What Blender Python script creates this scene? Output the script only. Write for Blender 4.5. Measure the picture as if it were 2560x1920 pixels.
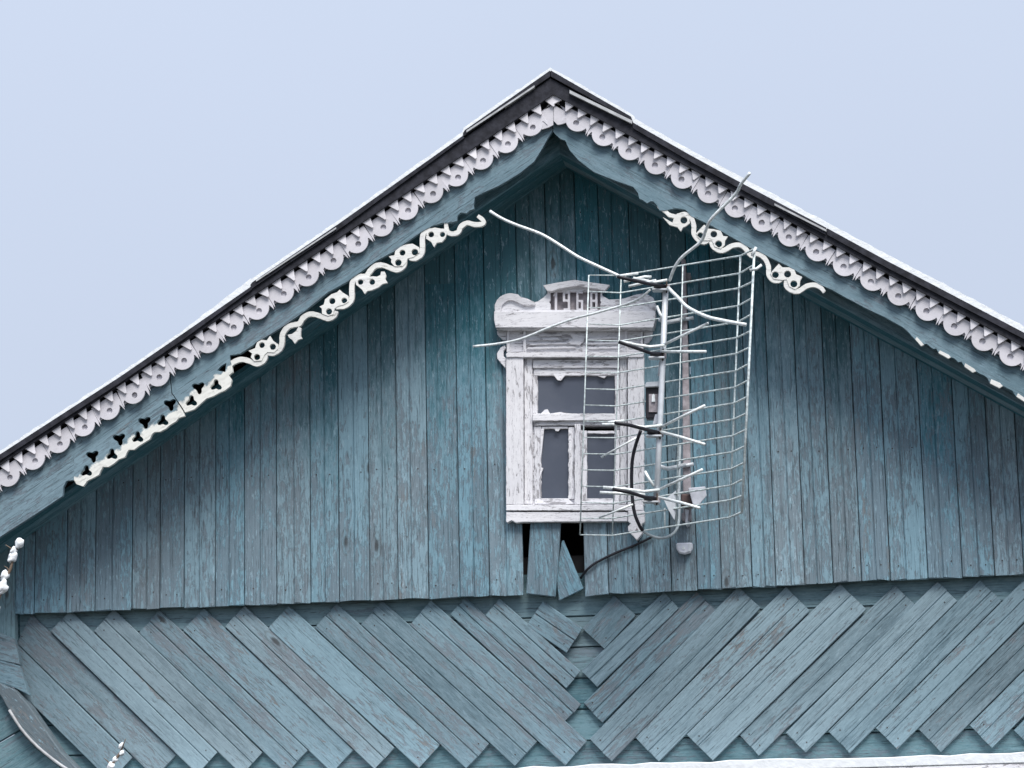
import bpy, bmesh, math, random
from mathutils import Vector, Matrix
random.seed(7)
R = math.radians
scene = bpy.context.scene
for o in list(bpy.data.objects): bpy.data.objects.remove(o)
C = scene.collection

# ------------------------------------------------------------------ camera
FPX = 6500.0                                    # focal length in photo pixels (2560 wide)
YAW, PITCH, ROLL = R(7.5), R(11.4), R(-1.2)
CAM = Vector((1.60, -12.14, 1.60))
ROT = (Matrix.Rotation(YAW, 3, 'Z') @ Matrix.Rotation(R(90) + PITCH, 3, 'X') @ Matrix.Rotation(ROLL, 3, 'Z'))
cd = bpy.data.cameras.new('camera'); cam = bpy.data.objects.new('camera', cd); C.objects.link(cam)
cd.sensor_width = 36.0; cd.lens = FPX / 2560 * 36.0; cd.clip_end = 2000
cam.matrix_world = Matrix.Translation(CAM) @ ROT.to_4x4()
scene.camera = cam

# ------------------------------------------------------------------ world, sun, exposure
SUN_EL, SUN_AZ = R(55), R(25)                   # azimuth measured from straight in front of the gable to the right
w = bpy.data.worlds.new('World'); scene.world = w; w.use_nodes = True
nt = w.node_tree; nt.nodes.clear()
out = nt.nodes.new('ShaderNodeOutputWorld'); bg = nt.nodes.new('ShaderNodeBackground')
sky = nt.nodes.new('ShaderNodeTexSky'); sky.sky_type = 'NISHITA'; sky.sun_disc = False
sky.sun_elevation = SUN_EL; sky.sun_rotation = math.pi - SUN_AZ
sky.dust_density = 6; sky.air_density = 1.0
skys = nt.nodes.new('ShaderNodeVectorMath'); skys.operation = 'SCALE'; skys.inputs[3].default_value = 0.10
nt.links.new(sky.outputs[0], skys.inputs[0])
geo = nt.nodes.new('ShaderNodeNewGeometry'); sep = nt.nodes.new('ShaderNodeSeparateXYZ')
tc = nt.nodes.new('ShaderNodeTexCoord'); nt.links.new(tc.outputs['Generated'], sep.inputs[0])
mx = nt.nodes.new('ShaderNodeMath'); mx.operation = 'MAXIMUM'; mx.inputs[1].default_value = 0.0
nt.links.new(sep.outputs[2], mx.inputs[0])
ma = nt.nodes.new('ShaderNodeMath'); ma.operation = 'MULTIPLY_ADD'; ma.inputs[1].default_value = 0.36; ma.inputs[2].default_value = 0.925
nt.links.new(mx.outputs[0], ma.inputs[0])
cl = nt.nodes.new('ShaderNodeTexNoise'); cl.inputs['Scale'].default_value = 2.2; cl.inputs['Detail'].default_value = 3
nt.links.new(tc.outputs['Generated'], cl.inputs['Vector'])
clr = nt.nodes.new('ShaderNodeMapRange'); clr.inputs[3].default_value = 0.95; clr.inputs[4].default_value = 1.05
nt.links.new(cl.outputs[0], clr.inputs[0])
mc = nt.nodes.new('ShaderNodeMath'); mc.operation = 'MULTIPLY'
nt.links.new(ma.outputs[0], mc.inputs[0]); nt.links.new(clr.outputs[0], mc.inputs[1])
ov = nt.nodes.new('ShaderNodeVectorMath'); ov.operation = 'SCALE'; ov.inputs[0].default_value = (0.635, 0.72, 0.89)
nt.links.new(mc.outputs[0], ov.inputs[3])
mixs = nt.nodes.new('ShaderNodeMix'); mixs.data_type = 'RGBA'; mixs.inputs[0].default_value = 0.90
nt.links.new(skys.outputs[0], mixs.inputs[6]); nt.links.new(ov.outputs[0], mixs.inputs[7])
nt.links.new(mixs.outputs[2], bg.inputs[0]); bg.inputs[1].default_value = 0.335
nt.links.new(bg.outputs[0], out.inputs[0])

sd = bpy.data.lights.new('sun', 'SUN'); sd.energy = 1.5; sd.angle = R(30); sd.color = (1.0, 0.97, 0.94)
so = bpy.data.objects.new('sun', sd); C.objects.link(so)
sdir = Vector((math.sin(SUN_AZ) * math.cos(SUN_EL), -math.cos(SUN_AZ) * math.cos(SUN_EL), math.sin(SUN_EL)))
so.rotation_euler = sdir.to_track_quat('Z', 'Y').to_euler(); so.location = (3, -6, 12)
vs = scene.view_settings; vs.view_transform = 'Standard'; vs.look = 'None'; vs.gamma = 1; vs.exposure = 1.6
vs.use_curve_mapping = False

# ------------------------------------------------------------------ pixel -> place on a plane parallel to the gable
def P(x, y, Y=0.0):
    d = ROT @ Vector(((x - 1280) / FPX, -(y - 960) / FPX, -1.0))
    t = (Y - CAM.y) / d.y
    return CAM + d * t
def P2(x, y, Y=0.0):
    p = P(x, y, Y); return Vector((p.x, p.z))
PX = 1 / 520.0                                   # metres per photo pixel at the wall
def zc(crop, s, pts):                            # points read off an enlarged crop
    return [(crop[0] + a / s, crop[1] + b / s) for a, b in pts]

# ------------------------------------------------------------------ materials
def newmat(name):
    m = bpy.data.materials.new(name); m.use_nodes = True
    n = m.node_tree; n.nodes.clear()
    o = n.nodes.new('ShaderNodeOutputMaterial'); b = n.nodes.new('ShaderNodeBsdfPrincipled')
    n.links.new(b.outputs[0], o.inputs[0]); return m, n, b
class G:
    def __init__(s, n): s.n = n
    def L(s, a, b): s.n.links.new(a, b)
    def val(s, sock, v):
        if hasattr(v, 'is_output') or isinstance(v, bpy.types.NodeSocket): s.L(v, sock)
        else: sock.default_value = v
    def math(s, op, a, b=None, c=None, clamp=False):
        m = s.n.nodes.new('ShaderNodeMath'); m.operation = op; m.use_clamp = clamp
        s.val(m.inputs[0], a)
        if b is not None: s.val(m.inputs[1], b)
        if c is not None: s.val(m.inputs[2], c)
        return m.outputs[0]
    def coords(s, jitter=True):
        t = s.n.nodes.new('ShaderNodeTexCoord'); v = t.outputs['Object']
        if jitter:
            oi = s.n.nodes.new('ShaderNodeObjectInfo')
            cb = s.n.nodes.new('ShaderNodeCombineXYZ')
            s.L(s.math('MULTIPLY', oi.outputs['Random'], 37.0), cb.inputs[0])
            s.L(s.math('MULTIPLY', oi.outputs['Random'], 91.0), cb.inputs[1])
            s.L(s.math('MULTIPLY', oi.outputs['Random'], 53.0), cb.inputs[2])
            a = s.n.nodes.new('ShaderNodeVectorMath'); a.operation = 'ADD'
            s.L(v, a.inputs[0]); s.L(cb.outputs[0], a.inputs[1])
            s.rand = oi.outputs['Random']; return a.outputs[0]
        return v
    def scale(s, v, sc):
        m = s.n.nodes.new('ShaderNodeVectorMath'); m.operation = 'MULTIPLY'; s.L(v, m.inputs[0]); m.inputs[1].default_value = sc
        return m.outputs[0]
    def noise(s, v, sc, detail=5, rough=0.6, dist=0.0):
        n = s.n.nodes.new('ShaderNodeTexNoise'); n.inputs['Scale'].default_value = 1.0
        n.inputs['Detail'].default_value = detail; n.inputs['Roughness'].default_value = rough; n.inputs['Distortion'].default_value = dist
        s.L(s.scale(v, sc), n.inputs['Vector']); return n.outputs[0]
    def voro(s, v, sc):
        n = s.n.nodes.new('ShaderNodeTexVoronoi'); n.inputs['Scale'].default_value = 1.0
        s.L(s.scale(v, sc), n.inputs['Vector']); return n.outputs[0]
    def ramp(s, v, lo, hi, a=0.0, b=1.0):
        m = s.n.nodes.new('ShaderNodeMapRange'); m.interpolation_type = 'SMOOTHSTEP'
        s.L(v, m.inputs[0]); s.val(m.inputs[1], lo); s.val(m.inputs[2], hi); m.inputs[3].default_value = a; m.inputs[4].default_value = b
        return m.outputs[0]
    def mix(s, f, a, b, mode='MIX'):
        m = s.n.nodes.new('ShaderNodeMix'); m.data_type = 'RGBA'; m.blend_type = mode
        s.val(m.inputs[0], f)
        for k, x in ((6, a), (7, b)):
            if isinstance(x, tuple): m.inputs[k].default_value = (*x, 1)
            else: s.L(x, m.inputs[k])
        return m.outputs[2]
    def bump(s, h, st, dist, b):
        m = s.n.nodes.new('ShaderNodeBump'); m.inputs['Strength'].default_value = st; m.inputs['Distance'].default_value = dist
        s.L(h, m.inputs['Height']); s.L(m.outputs[0], b.inputs['Normal'])

def blue_paint(name, wear, teal=(0.038, 0.145, 0.182), pale=(0.188, 0.322, 0.392), grey=(0.162, 0.218, 0.258), height_wear_shade=0.0, brown_amt=0.70, vary=0.22, mott=0.45, satv=0.30, lite=0.5, sat=0.95, tone=0.22):
    m, n, b = newmat(name); g = G(n); v = g.coords()
    rnd = g.rand
    big = g.noise(v, (1.6, 4, 6), 3, 0.6)
    fleck = g.noise(v, (13, 85, 66), 8, 0.76, 0.5)
    fleck2 = g.noise(v, (34, 160, 130), 5, 0.7)
    mot = g.noise(v, (30, 60, 60), 6, 0.75, 0.8)
    grain = g.noise(v, (3.0, 160, 190), 4, 0.6)
    crackn = g.noise(v, (1.2, 60, 75), 3, 0.55)
    r2 = g.math('SUBTRACT', g.math('FRACT', g.math('MULTIPLY', rnd, 13.7)), 0.5)
    r3 = g.math('SUBTRACT', g.math('FRACT', g.math('MULTIPLY', rnd, 29.3)), 0.5)
    patch = g.noise(v, (2.6, 7, 9), 4, 0.65, 0.7)
    # chalky pale paint over deeper teal
    pm = g.math('ADD', g.math('MULTIPLY', big, 0.60), g.math('MULTIPLY', fleck, 0.70))
    pm = g.math('ADD', pm, g.math('MULTIPLY', r2, tone))
    if height_wear_shade:
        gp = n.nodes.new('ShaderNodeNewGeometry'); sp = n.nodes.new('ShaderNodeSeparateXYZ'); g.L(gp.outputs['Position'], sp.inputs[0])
        wear_shade = g.ramp(sp.outputs[2], 5.3, 3.2, -height_wear_shade, height_wear_shade)  # less wear higher up, plus eave shade put in as deeper teal
        pm = g.math('ADD', pm, wear_shade)
    else: wear_shade = None
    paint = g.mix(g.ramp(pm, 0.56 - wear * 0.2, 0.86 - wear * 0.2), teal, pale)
    # bare wood where the paint has flaked off
    fm = g.math('ADD', g.math('MULTIPLY', fleck, 0.62), g.math('MULTIPLY', big, 0.30))
    fm = g.math('ADD', fm, g.math('MULTIPLY', fleck2, 0.16))
    fm = g.math('ADD', fm, g.math('MULTIPLY', r3, 0.07)); fm = g.math('ADD', fm, g.math('MULTIPLY', g.math('SUBTRACT', patch, 0.5), 0.24))
    if wear_shade is not None: fm = g.math('ADD', fm, g.math('MULTIPLY', wear_shade, 0.35))
    bare = g.ramp(fm, 0.632 - wear * 0.07, 0.655 - wear * 0.07)
    wood = g.mix(g.ramp(g.math('ADD', g.noise(v, (2.0, 9, 12), 4), g.math('MULTIPLY', r2, 0.14)), brown_amt - 0.10, brown_amt + 0.06), grey, (0.175, 0.140, 0.118))
    wood = g.mix(g.math('MULTIPLY', g.ramp(grain, 0.35, 0.65), 0.5), wood, (0.10, 0.125, 0.15))
    col = g.mix(g.math('MULTIPLY', bare, 0.80), paint, wood)
    col = g.mix(g.ramp(mot, 0.50, 0.72, 0, mott), col, (0.075, 0.125, 0.155))
    col = g.mix(g.ramp(grain, 0.56, 0.75, 0, 0.35), col, (0.05, 0.09, 0.11))
    light = g.ramp(g.noise(v, (18, 110, 85), 7, 0.75), 0.575, 0.615, 0, lite)
    col = g.mix(light, col, (0.29, 0.44, 0.52))
    crack = g.ramp(g.math('ABSOLUTE', g.math('SUBTRACT', crackn, 0.5)), 0.012, 0.0, 0, 0.7)
    col = g.mix(crack, col, (0.03, 0.05, 0.06))
    # knots, only in some of the cells
    vn = n.nodes.new('ShaderNodeTexVoronoi'); vn.inputs['Scale'].default_value = 1.0; g.L(g.scale(v, (2.2, 4.5, 6.0)), vn.inputs['Vector'])
    kn = g.math('ADD', vn.outputs['Distance'], g.math('MULTIPLY', g.math('SUBTRACT', fleck, 0.5), 0.12))
    sc = n.nodes.new('ShaderNodeSeparateColor'); g.L(vn.outputs['Color'], sc.inputs[0])
    some = g.math('GREATER_THAN', sc.outputs[0], 0.55)
    knot = g.math('MULTIPLY', g.ramp(kn, 0.09, 0.04, 0, 0.8), some)
    col = g.mix(knot, col, (0.045, 0.045, 0.045))
    ring = g.math('MULTIPLY', g.ramp(g.math('ABSOLUTE', g.math('SUBTRACT', kn, 0.14)), 0.03, 0.0, 0, 0.35), some)
    col = g.mix(ring, col, (0.09, 0.10, 0.10))
    # a slightly different tone per board
    hs = n.nodes.new('ShaderNodeHueSaturation'); g.L(col, hs.inputs['Color'])
    g.L(g.math('MULTIPLY_ADD', rnd, vary, 1.0 - vary / 2), hs.inputs['Value'])
    g.L(g.math('MULTIPLY_ADD', g.math('FRACT', g.math('MULTIPLY', rnd, 7.3)), satv, sat - satv / 2), hs.inputs['Saturation'])
    if name.startswith('carved'):
        # the white lower edge of the carved strip
        tcn = n.nodes.new('ShaderNodeTexCoord'); sx = n.nodes.new('ShaderNodeSeparateXYZ'); g.L(tcn.outputs['Object'], sx.inputs[0])
        zz = g.math('ADD', sx.outputs[2], g.math('MULTIPLY', g.math('SUBTRACT', g.noise(v, (25, 25, 25), 3), 0.5), 0.09))
        g.L(g.mix(g.ramp(zz, 0.044, 0.026), hs.outputs[0], (0.74, 0.74, 0.69)), b.inputs['Base Color'])
    else: g.L(hs.outputs[0], b.inputs['Base Color'])
    b.inputs['Roughness'].default_value = 0.72; b.inputs['Specular IOR Level'].default_value = 0.3
    h = g.math('SUBTRACT', g.math('MULTIPLY', grain, 0.25), g.math('MULTIPLY', bare, 0.55))
    h = g.math('SUBTRACT', h, g.math('MULTIPLY', crack, 0.8))
    g.bump(h, 0.7, 0.0025, b)
    return m
def white_paint(name, col=(0.74, 0.735, 0.77), flake=0.5, under=(0.40, 0.385, 0.40)):
    m, n, b = newmat(name); g = G(n); v = g.coords()
    big = g.noise(v, (5, 9, 12), 3); fl = g.noise(v, (16, 90, 75), 6, 0.7, 0.6); gr = g.noise(v, (6, 220, 220), 4)
    mott = g.noise(v, (40, 40, 40), 4, 0.6)
    c = g.mix(g.ramp(mott, 0.3, 0.75, 0, 0.35), col, tuple(x * 0.80 for x in col))
    c = g.mix(g.ramp(big, 0.45, 0.75, 0, 0.30), c, (0.60, 0.60, 0.66))
    fm = g.math('ADD', g.math('MULTIPLY', fl, 0.75), g.math('MULTIPLY', big, 0.25))
    bare = g.ramp(fm, 0.66 - 0.12 * flake, 0.70 - 0.12 * flake)
    wd = g.mix(gr, under, tuple(x * 0.55 for x in under))
    c = g.mix(g.math('MULTIPLY', bare, 0.85), c, wd)
    ck = g.ramp(g.math('ABSOLUTE', g.math('SUBTRACT', g.noise(v, (5, 70, 70), 4, 0.6), 0.5)), 0.014, 0.0, 0, 0.75 * min(1, flake + 0.1))
    c = g.mix(ck, c, (0.20, 0.19, 0.22))
    hs = n.nodes.new('ShaderNodeHueSaturation'); g.L(c, hs.inputs['Color']); g.L(g.math('MULTIPLY_ADD', g.rand, 0.16, 0.88), hs.inputs['Value'])
    g.L(hs.outputs[0], b.inputs['Base Color']); b.inputs['Roughness'].default_value = 0.65; b.inputs['Specular IOR Level'].default_value = 0.3
    g.bump(g.math('SUBTRACT', g.math('MULTIPLY', gr, 0.3), bare), 0.6, 0.003, b)
    return m
def plain(name, col, rough=0.6, metal=0.0, var=0.2, sc=18, spec=0.4, bump=0.0):
    m, n, b = newmat(name); g = G(n); v = g.coords()
    x = g.noise(v, (sc, sc, sc), 5, 0.6)
    c = g.mix(g.ramp(x, 0.3, 0.7), tuple(q * (1 - var) for q in col), tuple(min(1, q * (1 + var)) for q in col))
    g.L(c, b.inputs['Base Color']); b.inputs['Roughness'].default_value = rough; b.inputs['Metallic'].default_value = metal
    b.inputs['Specular IOR Level'].default_value = spec
    if bump: g.bump(x, bump, 0.01, b)
    return m
M = {}
M['plank'] = blue_paint('faded blue plank paint', 0.42, height_wear_shade=0.25, lite=0.65)
M['diag'] = blue_paint('weathered blue grey plank paint', 0.75, teal=(0.088, 0.160, 0.198), pale=(0.180, 0.286, 0.338), grey=(0.172, 0.205, 0.235), brown_amt=0.64, vary=0.16, mott=0.5, lite=0.25, sat=0.86, tone=0.16, satv=0.22)
M['back'] = blue_paint('blue backing board paint', 0.65, teal=(0.07, 0.16, 0.19), pale=(0.165, 0.275, 0.31), lite=0.2)
BG = dict(teal=(0.105, 0.180, 0.218), pale=(0.170, 0.258, 0.305), grey=(0.15, 0.19, 0.225), brown_amt=0.75, vary=0.04, satv=0.0, lite=0.25)
M['barge'] = blue_paint('blue bargeboard paint', 0.65, **BG)
M['carved'] = blue_paint('carved strip blue and white paint', 0.65, **BG)
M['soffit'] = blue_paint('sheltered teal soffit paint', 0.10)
M['white'] = white_paint('flaking white window paint', col=(0.80, 0.795, 0.82), flake=1.0)
M['casing'] = white_paint('white casing paint', col=(0.82, 0.815, 0.84), flake=0.75)
M['lace'] = white_paint('lilac white lace paint', col=(0.64, 0.625, 0.66), flake=0.12, under=(0.45, 0.43, 0.46))
M['tooth'] = white_paint('white tooth paint', col=(0.76, 0.74, 0.77), flake=0.12, under=(0.5, 0.48, 0.5))
M['fret'] = white_paint('cream fretwork paint', col=(0.75, 0.75, 0.71), flake=0.55, under=(0.50, 0.50, 0.44))
M['roof'] = plain('charcoal roof edge', (0.028, 0.029, 0.037), 0.8, 0, 0.4, 25, 0.2, 0.3)
M['nail'] = plain('rusty nail head', (0.055, 0.04, 0.032), 0.8, 0.3, 0.5)
M['light_line'] = plain('pale batten', (0.42, 0.43, 0.44), 0.7)
M['snow'] = plain('snow', (0.76, 0.79, 0.81), 0.8, 0, 0.04, 30, 0.2, 0.5)
M['rod'] = plain('bright aluminium rod', (0.74, 0.78, 0.78), 0.42, 0.15, 0.22, 60)
M['grid'] = plain('dull galvanised wire', (0.56, 0.63, 0.63), 0.5, 0.1, 0.35, 60)
M['tube'] = plain('grey aluminium tube', (0.60, 0.63, 0.66), 0.45, 0.2, 0.12)
M['black'] = plain('black plastic', (0.012, 0.012, 0.018), 0.5)
M['cable'] = plain('grey coaxial sheath', (0.33, 0.38, 0.40), 0.5)
M['wood'] = plain('grey weathered wood', (0.33, 0.30, 0.315), 0.85, 0, 0.3, 30)
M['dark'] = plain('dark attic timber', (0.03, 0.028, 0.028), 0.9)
M['brown'] = plain('brown lamp body', (0.10, 0.065, 0.06), 0.6)
M['lampw'] = plain('pale lamp hood', (0.55, 0.57, 0.62), 0.5)
M['bark'] = plain('twig bark', (0.16, 0.12, 0.09), 0.9)
M['curl'] = blue_paint('brownish worn bracket paint', 0.8, teal=(0.10, 0.125, 0.14), pale=(0.155, 0.19, 0.21), grey=(0.22, 0.20, 0.19), brown_amt=0.5)
gm, gn, gb = newmat('dusty window glass')
gg = G(gn); gv = gg.coords()
gc = gg.mix(gg.ramp(gg.noise(gv, (7, 7, 7), 4), 0.35, 0.7), (0.085, 0.098, 0.130), (0.105, 0.118, 0.150))
gg.L(gc, gb.inputs['Base Color']); gb.inputs['Roughness'].default_value = 0.12; gb.inputs['Alpha'].default_value = 0.88
M['glass'] = gm

# ------------------------------------------------------------------ builders
def tag(o, label=None, cat=None, group=None, kind=None):
    if label: o['label'] = label
    if cat: o['category'] = cat
    if group: o['group'] = group
    if kind: o['kind'] = kind
    return o
def link(name, me, mat, parent=None, loc=None, rot=None):
    if mat is not None and not me.materials: me.materials.append(mat)
    o = bpy.data.objects.new(name, me); C.objects.link(o)
    if loc is not None: o.location = loc
    if rot is not None: o.rotation_euler = rot
    if parent: o.parent = parent
    return o
def bm_mesh(name, bm, smooth=False):
    bmesh.ops.recalc_face_normals(bm, faces=bm.faces)
    me = bpy.data.meshes.new(name); bm.to_mesh(me); bm.free()
    if smooth:
        for p in me.polygons: p.use_smooth = True
    return me
def rot2(p, c, s): return Vector((p.x * c + p.y * s, -p.x * s + p.y * c))
def prism(name, poly, y0, y1, mat, parent, holes=(), ang=0.0, bev=0.0):
    """outline (list of 2D X,Z) from front y0 to back y1; local x runs along ang (the grain)"""
    poly = [Vector(p) for p in poly]; holes = [[Vector(p) for p in h] for h in holes]
    cen = sum(poly, Vector((0, 0))) / len(poly); c, s = math.cos(ang), math.sin(ang)
    bm = bmesh.new(); loops = []
    th = y1 - y0
    for lp in [poly] + holes:
        vs_ = [bm.verts.new((q.x, 0, q.y)) for q in (rot2(p - cen, c, s) for p in lp)]
        loops.append(vs_)
    if holes:
        ed = []
        for vs_ in loops:
            for i in range(len(vs_)): ed.append(bm.edges.new((vs_[i - 1], vs_[i])))
        bmesh.ops.triangle_fill(bm, use_beauty=True, use_dissolve=False, edges=ed, normal=(0, -1, 0))
    else:
        bm.faces.new(loops[0])
    front = list(bm.faces)
    ret = bmesh.ops.duplicate(bm, geom=list(bm.verts) + list(bm.edges) + front)
    vmap = ret['vert_map']
    for v in loops_flat(loops): vmap[v].co.y = th
    for vs_ in loops:
        for i in range(len(vs_)):
            a, b_ = vs_[i - 1], vs_[i]
            bm.faces.new((a, b_, vmap[b_], vmap[a]))
    if bev:
        bmesh.ops.recalc_face_normals(bm, faces=bm.faces)
        es = [e for e in bm.edges if len(e.link_faces) == 2 and e.calc_face_angle(0) > 0.9]
        bmesh.ops.bevel(bm, geom=es, offset=bev, segments=1, affect='EDGES', clamp_overlap=True)
    return link(name, bm_mesh(name, bm), mat, parent, (cen.x, y0, cen.y), (0, -ang, 0))
def loops_flat(l):
    for a in l:
        for b in a: yield b
def pxprism(name, pts, y0, th, mat, parent, holes=(), ang=0.0, bev=0.0):
    return prism(name, [P2(x, y, y0) for x, y in pts], y0, y0 + th, mat, parent, [[P2(x, y, y0) for x, y in h] for h in holes], ang, bev)
def ragged(pts, amp, step, seed=0):
    """break a pixel outline into short irregular runs"""
    r = random.Random(seed); o = []
    for i in range(len(pts)):
        a, b = Vector(pts[i]), Vector(pts[(i + 1) % len(pts)])
        n = max(1, int((b - a).length / step)); nr = Vector((-(b - a).y, (b - a).x)).normalized()
        for k in range(n):
            t = (k + (r.uniform(-.3, .3) if k else 0)) / n
            q = a.lerp(b, t) + (nr * r.gauss(0, amp) if k else Vector((0, 0)))
            o.append((q.x, q.y))
    return o
def smooth(pts, n=4, closed=False):
    pts = [Vector(p) for p in pts]; o = []; N = len(pts)
    rng = range(N) if closed else range(N - 1)
    for i in rng:
        if closed: p0, p1, p2, p3 = pts[i - 1], pts[i], pts[(i + 1) % N], pts[(i + 2) % N]
        else: p0, p1, p2, p3 = pts[max(i - 1, 0)], pts[i], pts[i + 1], pts[min(i + 2, N - 1)]
        for k in range(n):
            t = k / n
            o.append(0.5 * ((2 * p1) + (p2 - p0) * t + (2 * p0 - 5 * p1 + 4 * p2 - p3) * t * t + (3 * p1 - p0 - 3 * p2 + p3) * t ** 3))
    if not closed: o.append(pts[-1])
    return o
def tube_bm(bm, pts, r, sides=8, r2=None):
    pts = [Vector(p) for p in pts]; N = len(pts); rings = []
    t0 = (pts[1] - pts[0]).normalized(); up = Vector((0, 0, 1)) if abs(t0.z) < 0.9 else Vector((1, 0, 0))
    nrm = (up - t0 * up.dot(t0)).normalized()
    for i, p in enumerate(pts):
        t = (pts[min(i + 1, N - 1)] - pts[max(i - 1, 0)]).normalized()
        nrm = (nrm - t * nrm.dot(t)).normalized(); bn = t.cross(nrm)
        rr = r if r2 is None else r + (r2 - r) * i / (N - 1)
        rings.append([bm.verts.new(p + (nrm * math.cos(a) + bn * math.sin(a)) * rr) for a in (2 * math.pi * k / sides for k in range(sides))])
    for a, b in zip(rings[:-1], rings[1:]):
        for k in range(sides): bm.faces.new((a[k], a[(k + 1) % sides], b[(k + 1) % sides], b[k]))
    bm.faces.new(rings[0][::-1]); bm.faces.new(rings[-1])
def tube(name, pts, r, mat, parent=None, sides=8, r2=None):
    pts = [Vector(p) for p in pts]; o0 = pts[0].copy()
    bm = bmesh.new(); tube_bm(bm, [p - o0 for p in pts], r, sides, r2)
    me = bm_mesh(name, bm, True)
    return link(name, me, mat, parent, o0)
def box(name, lo, hi, mat, parent=None, bev=0.004):
    lo, hi = Vector(lo), Vector(hi); c = (lo + hi) / 2; s = hi - lo
    bm = bmesh.new(); bmesh.ops.create_cube(bm, size=1)
    for v in bm.verts: v.co = Vector((v.co.x * s.x, v.co.y * s.y, v.co.z * s.z))
    if bev: bmesh.ops.bevel(bm, geom=list(bm.edges), offset=bev, segments=1, affect='EDGES')
    return link(name, bm_mesh(name, bm), mat, parent, c)
def empty(name, loc):
    o = bpy.data.objects.new(name, None); C.objects.link(o); o.location = loc; o.empty_display_size = 0.2
    return o
def adopt(root): pass
nest = adopt                                     # parts are placed in world coordinates; settle() at the end ties them to their parents
def settle():
    for o in bpy.data.objects:
        if o.parent:
            o.matrix_parent_inverse = o.parent.matrix_basis.inverted()

# ------------------------------------------------------------------ ground
gm2, gn2, gb2 = newmat('wet winter ground'); g = G(gn2); v = g.coords(False)
pn = g.noise(v, (0.35, 0.35, 0.35), 6, 0.65)
c = g.mix(g.noise(v, (3, 3, 3), 6), (0.040, 0.036, 0.030), (0.065, 0.062, 0.045))
c = g.mix(g.ramp(pn, 0.70, 0.76), c, (0.62, 0.65, 0.68))
g.L(c, gb2.inputs['Base Color']); gb2.inputs['Roughness'].default_value = 0.95; g.bump(pn, 0.5, 0.2, gb2)
bm = bmesh.new(); bmesh.ops.create_grid(bm, x_segments=40, y_segments=40, size=400)
tag(link('ground', bm_mesh('ground', bm), gm2, None, (0, 0, 0)), kind='structure')

# ------------------------------------------------------------------ the house
APEX_X = P2(1382, 236, -0.5).x
house = empty('wooden_house', (APEX_X, 0, 0))
tag(house, 'faded blue wooden house gable with white carved lace trim and a small attic window', 'house')
OVER = -0.42                                     # front of the overhang (back face of the bargeboard)

# soffit lines, where the underside of the roof meets the gable
def line(a, b):
    a, b = Vector(a), Vector(b); k = (b.y - a.y) / (b.x - a.x)
    return lambda x: a.y + k * (x - a.x), k
SL, kl = line(P2(323, 1178, 0), P2(532, 1035, 0))
SR, kr = line(P2(2301, 911, 0), P2(2473, 1005, 0))
xi = P2(1400, 400, 0).x
# ridge of the soffit
XS = (SR(0) - SL(0)) / (kl - kr); ZS = SL(XS)
def soffit(x): return min(SL(x), SR(x))
XL = P2(36, 1534, -0.03).x; XR = 2 * XS - XL     # wall corners
LOWZ = P2(1280, 1900, 0).y

# dark shell: side walls, back wall, log wall below, attic floor
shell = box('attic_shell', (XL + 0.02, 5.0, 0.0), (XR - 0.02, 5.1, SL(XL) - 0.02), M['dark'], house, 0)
for x0, x1 in ((XL, XL + 0.1), (XR - 0.1, XR)):
    box('side_wall', (x0, 0.06, 0.0), (x1, 4.99, SL(XL) - 0.05), M['back'], house, 0)
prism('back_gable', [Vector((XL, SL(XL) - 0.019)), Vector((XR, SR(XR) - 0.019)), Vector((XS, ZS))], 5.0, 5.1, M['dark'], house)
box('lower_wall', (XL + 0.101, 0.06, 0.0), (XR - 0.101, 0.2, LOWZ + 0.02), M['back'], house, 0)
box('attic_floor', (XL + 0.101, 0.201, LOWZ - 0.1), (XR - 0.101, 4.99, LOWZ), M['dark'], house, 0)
box('inner_partition', (XL + 0.101, 1.4, LOWZ + .001), (XR - 0.101, 1.45, ZS - 0.75), M['dark'], house, 0)

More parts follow.
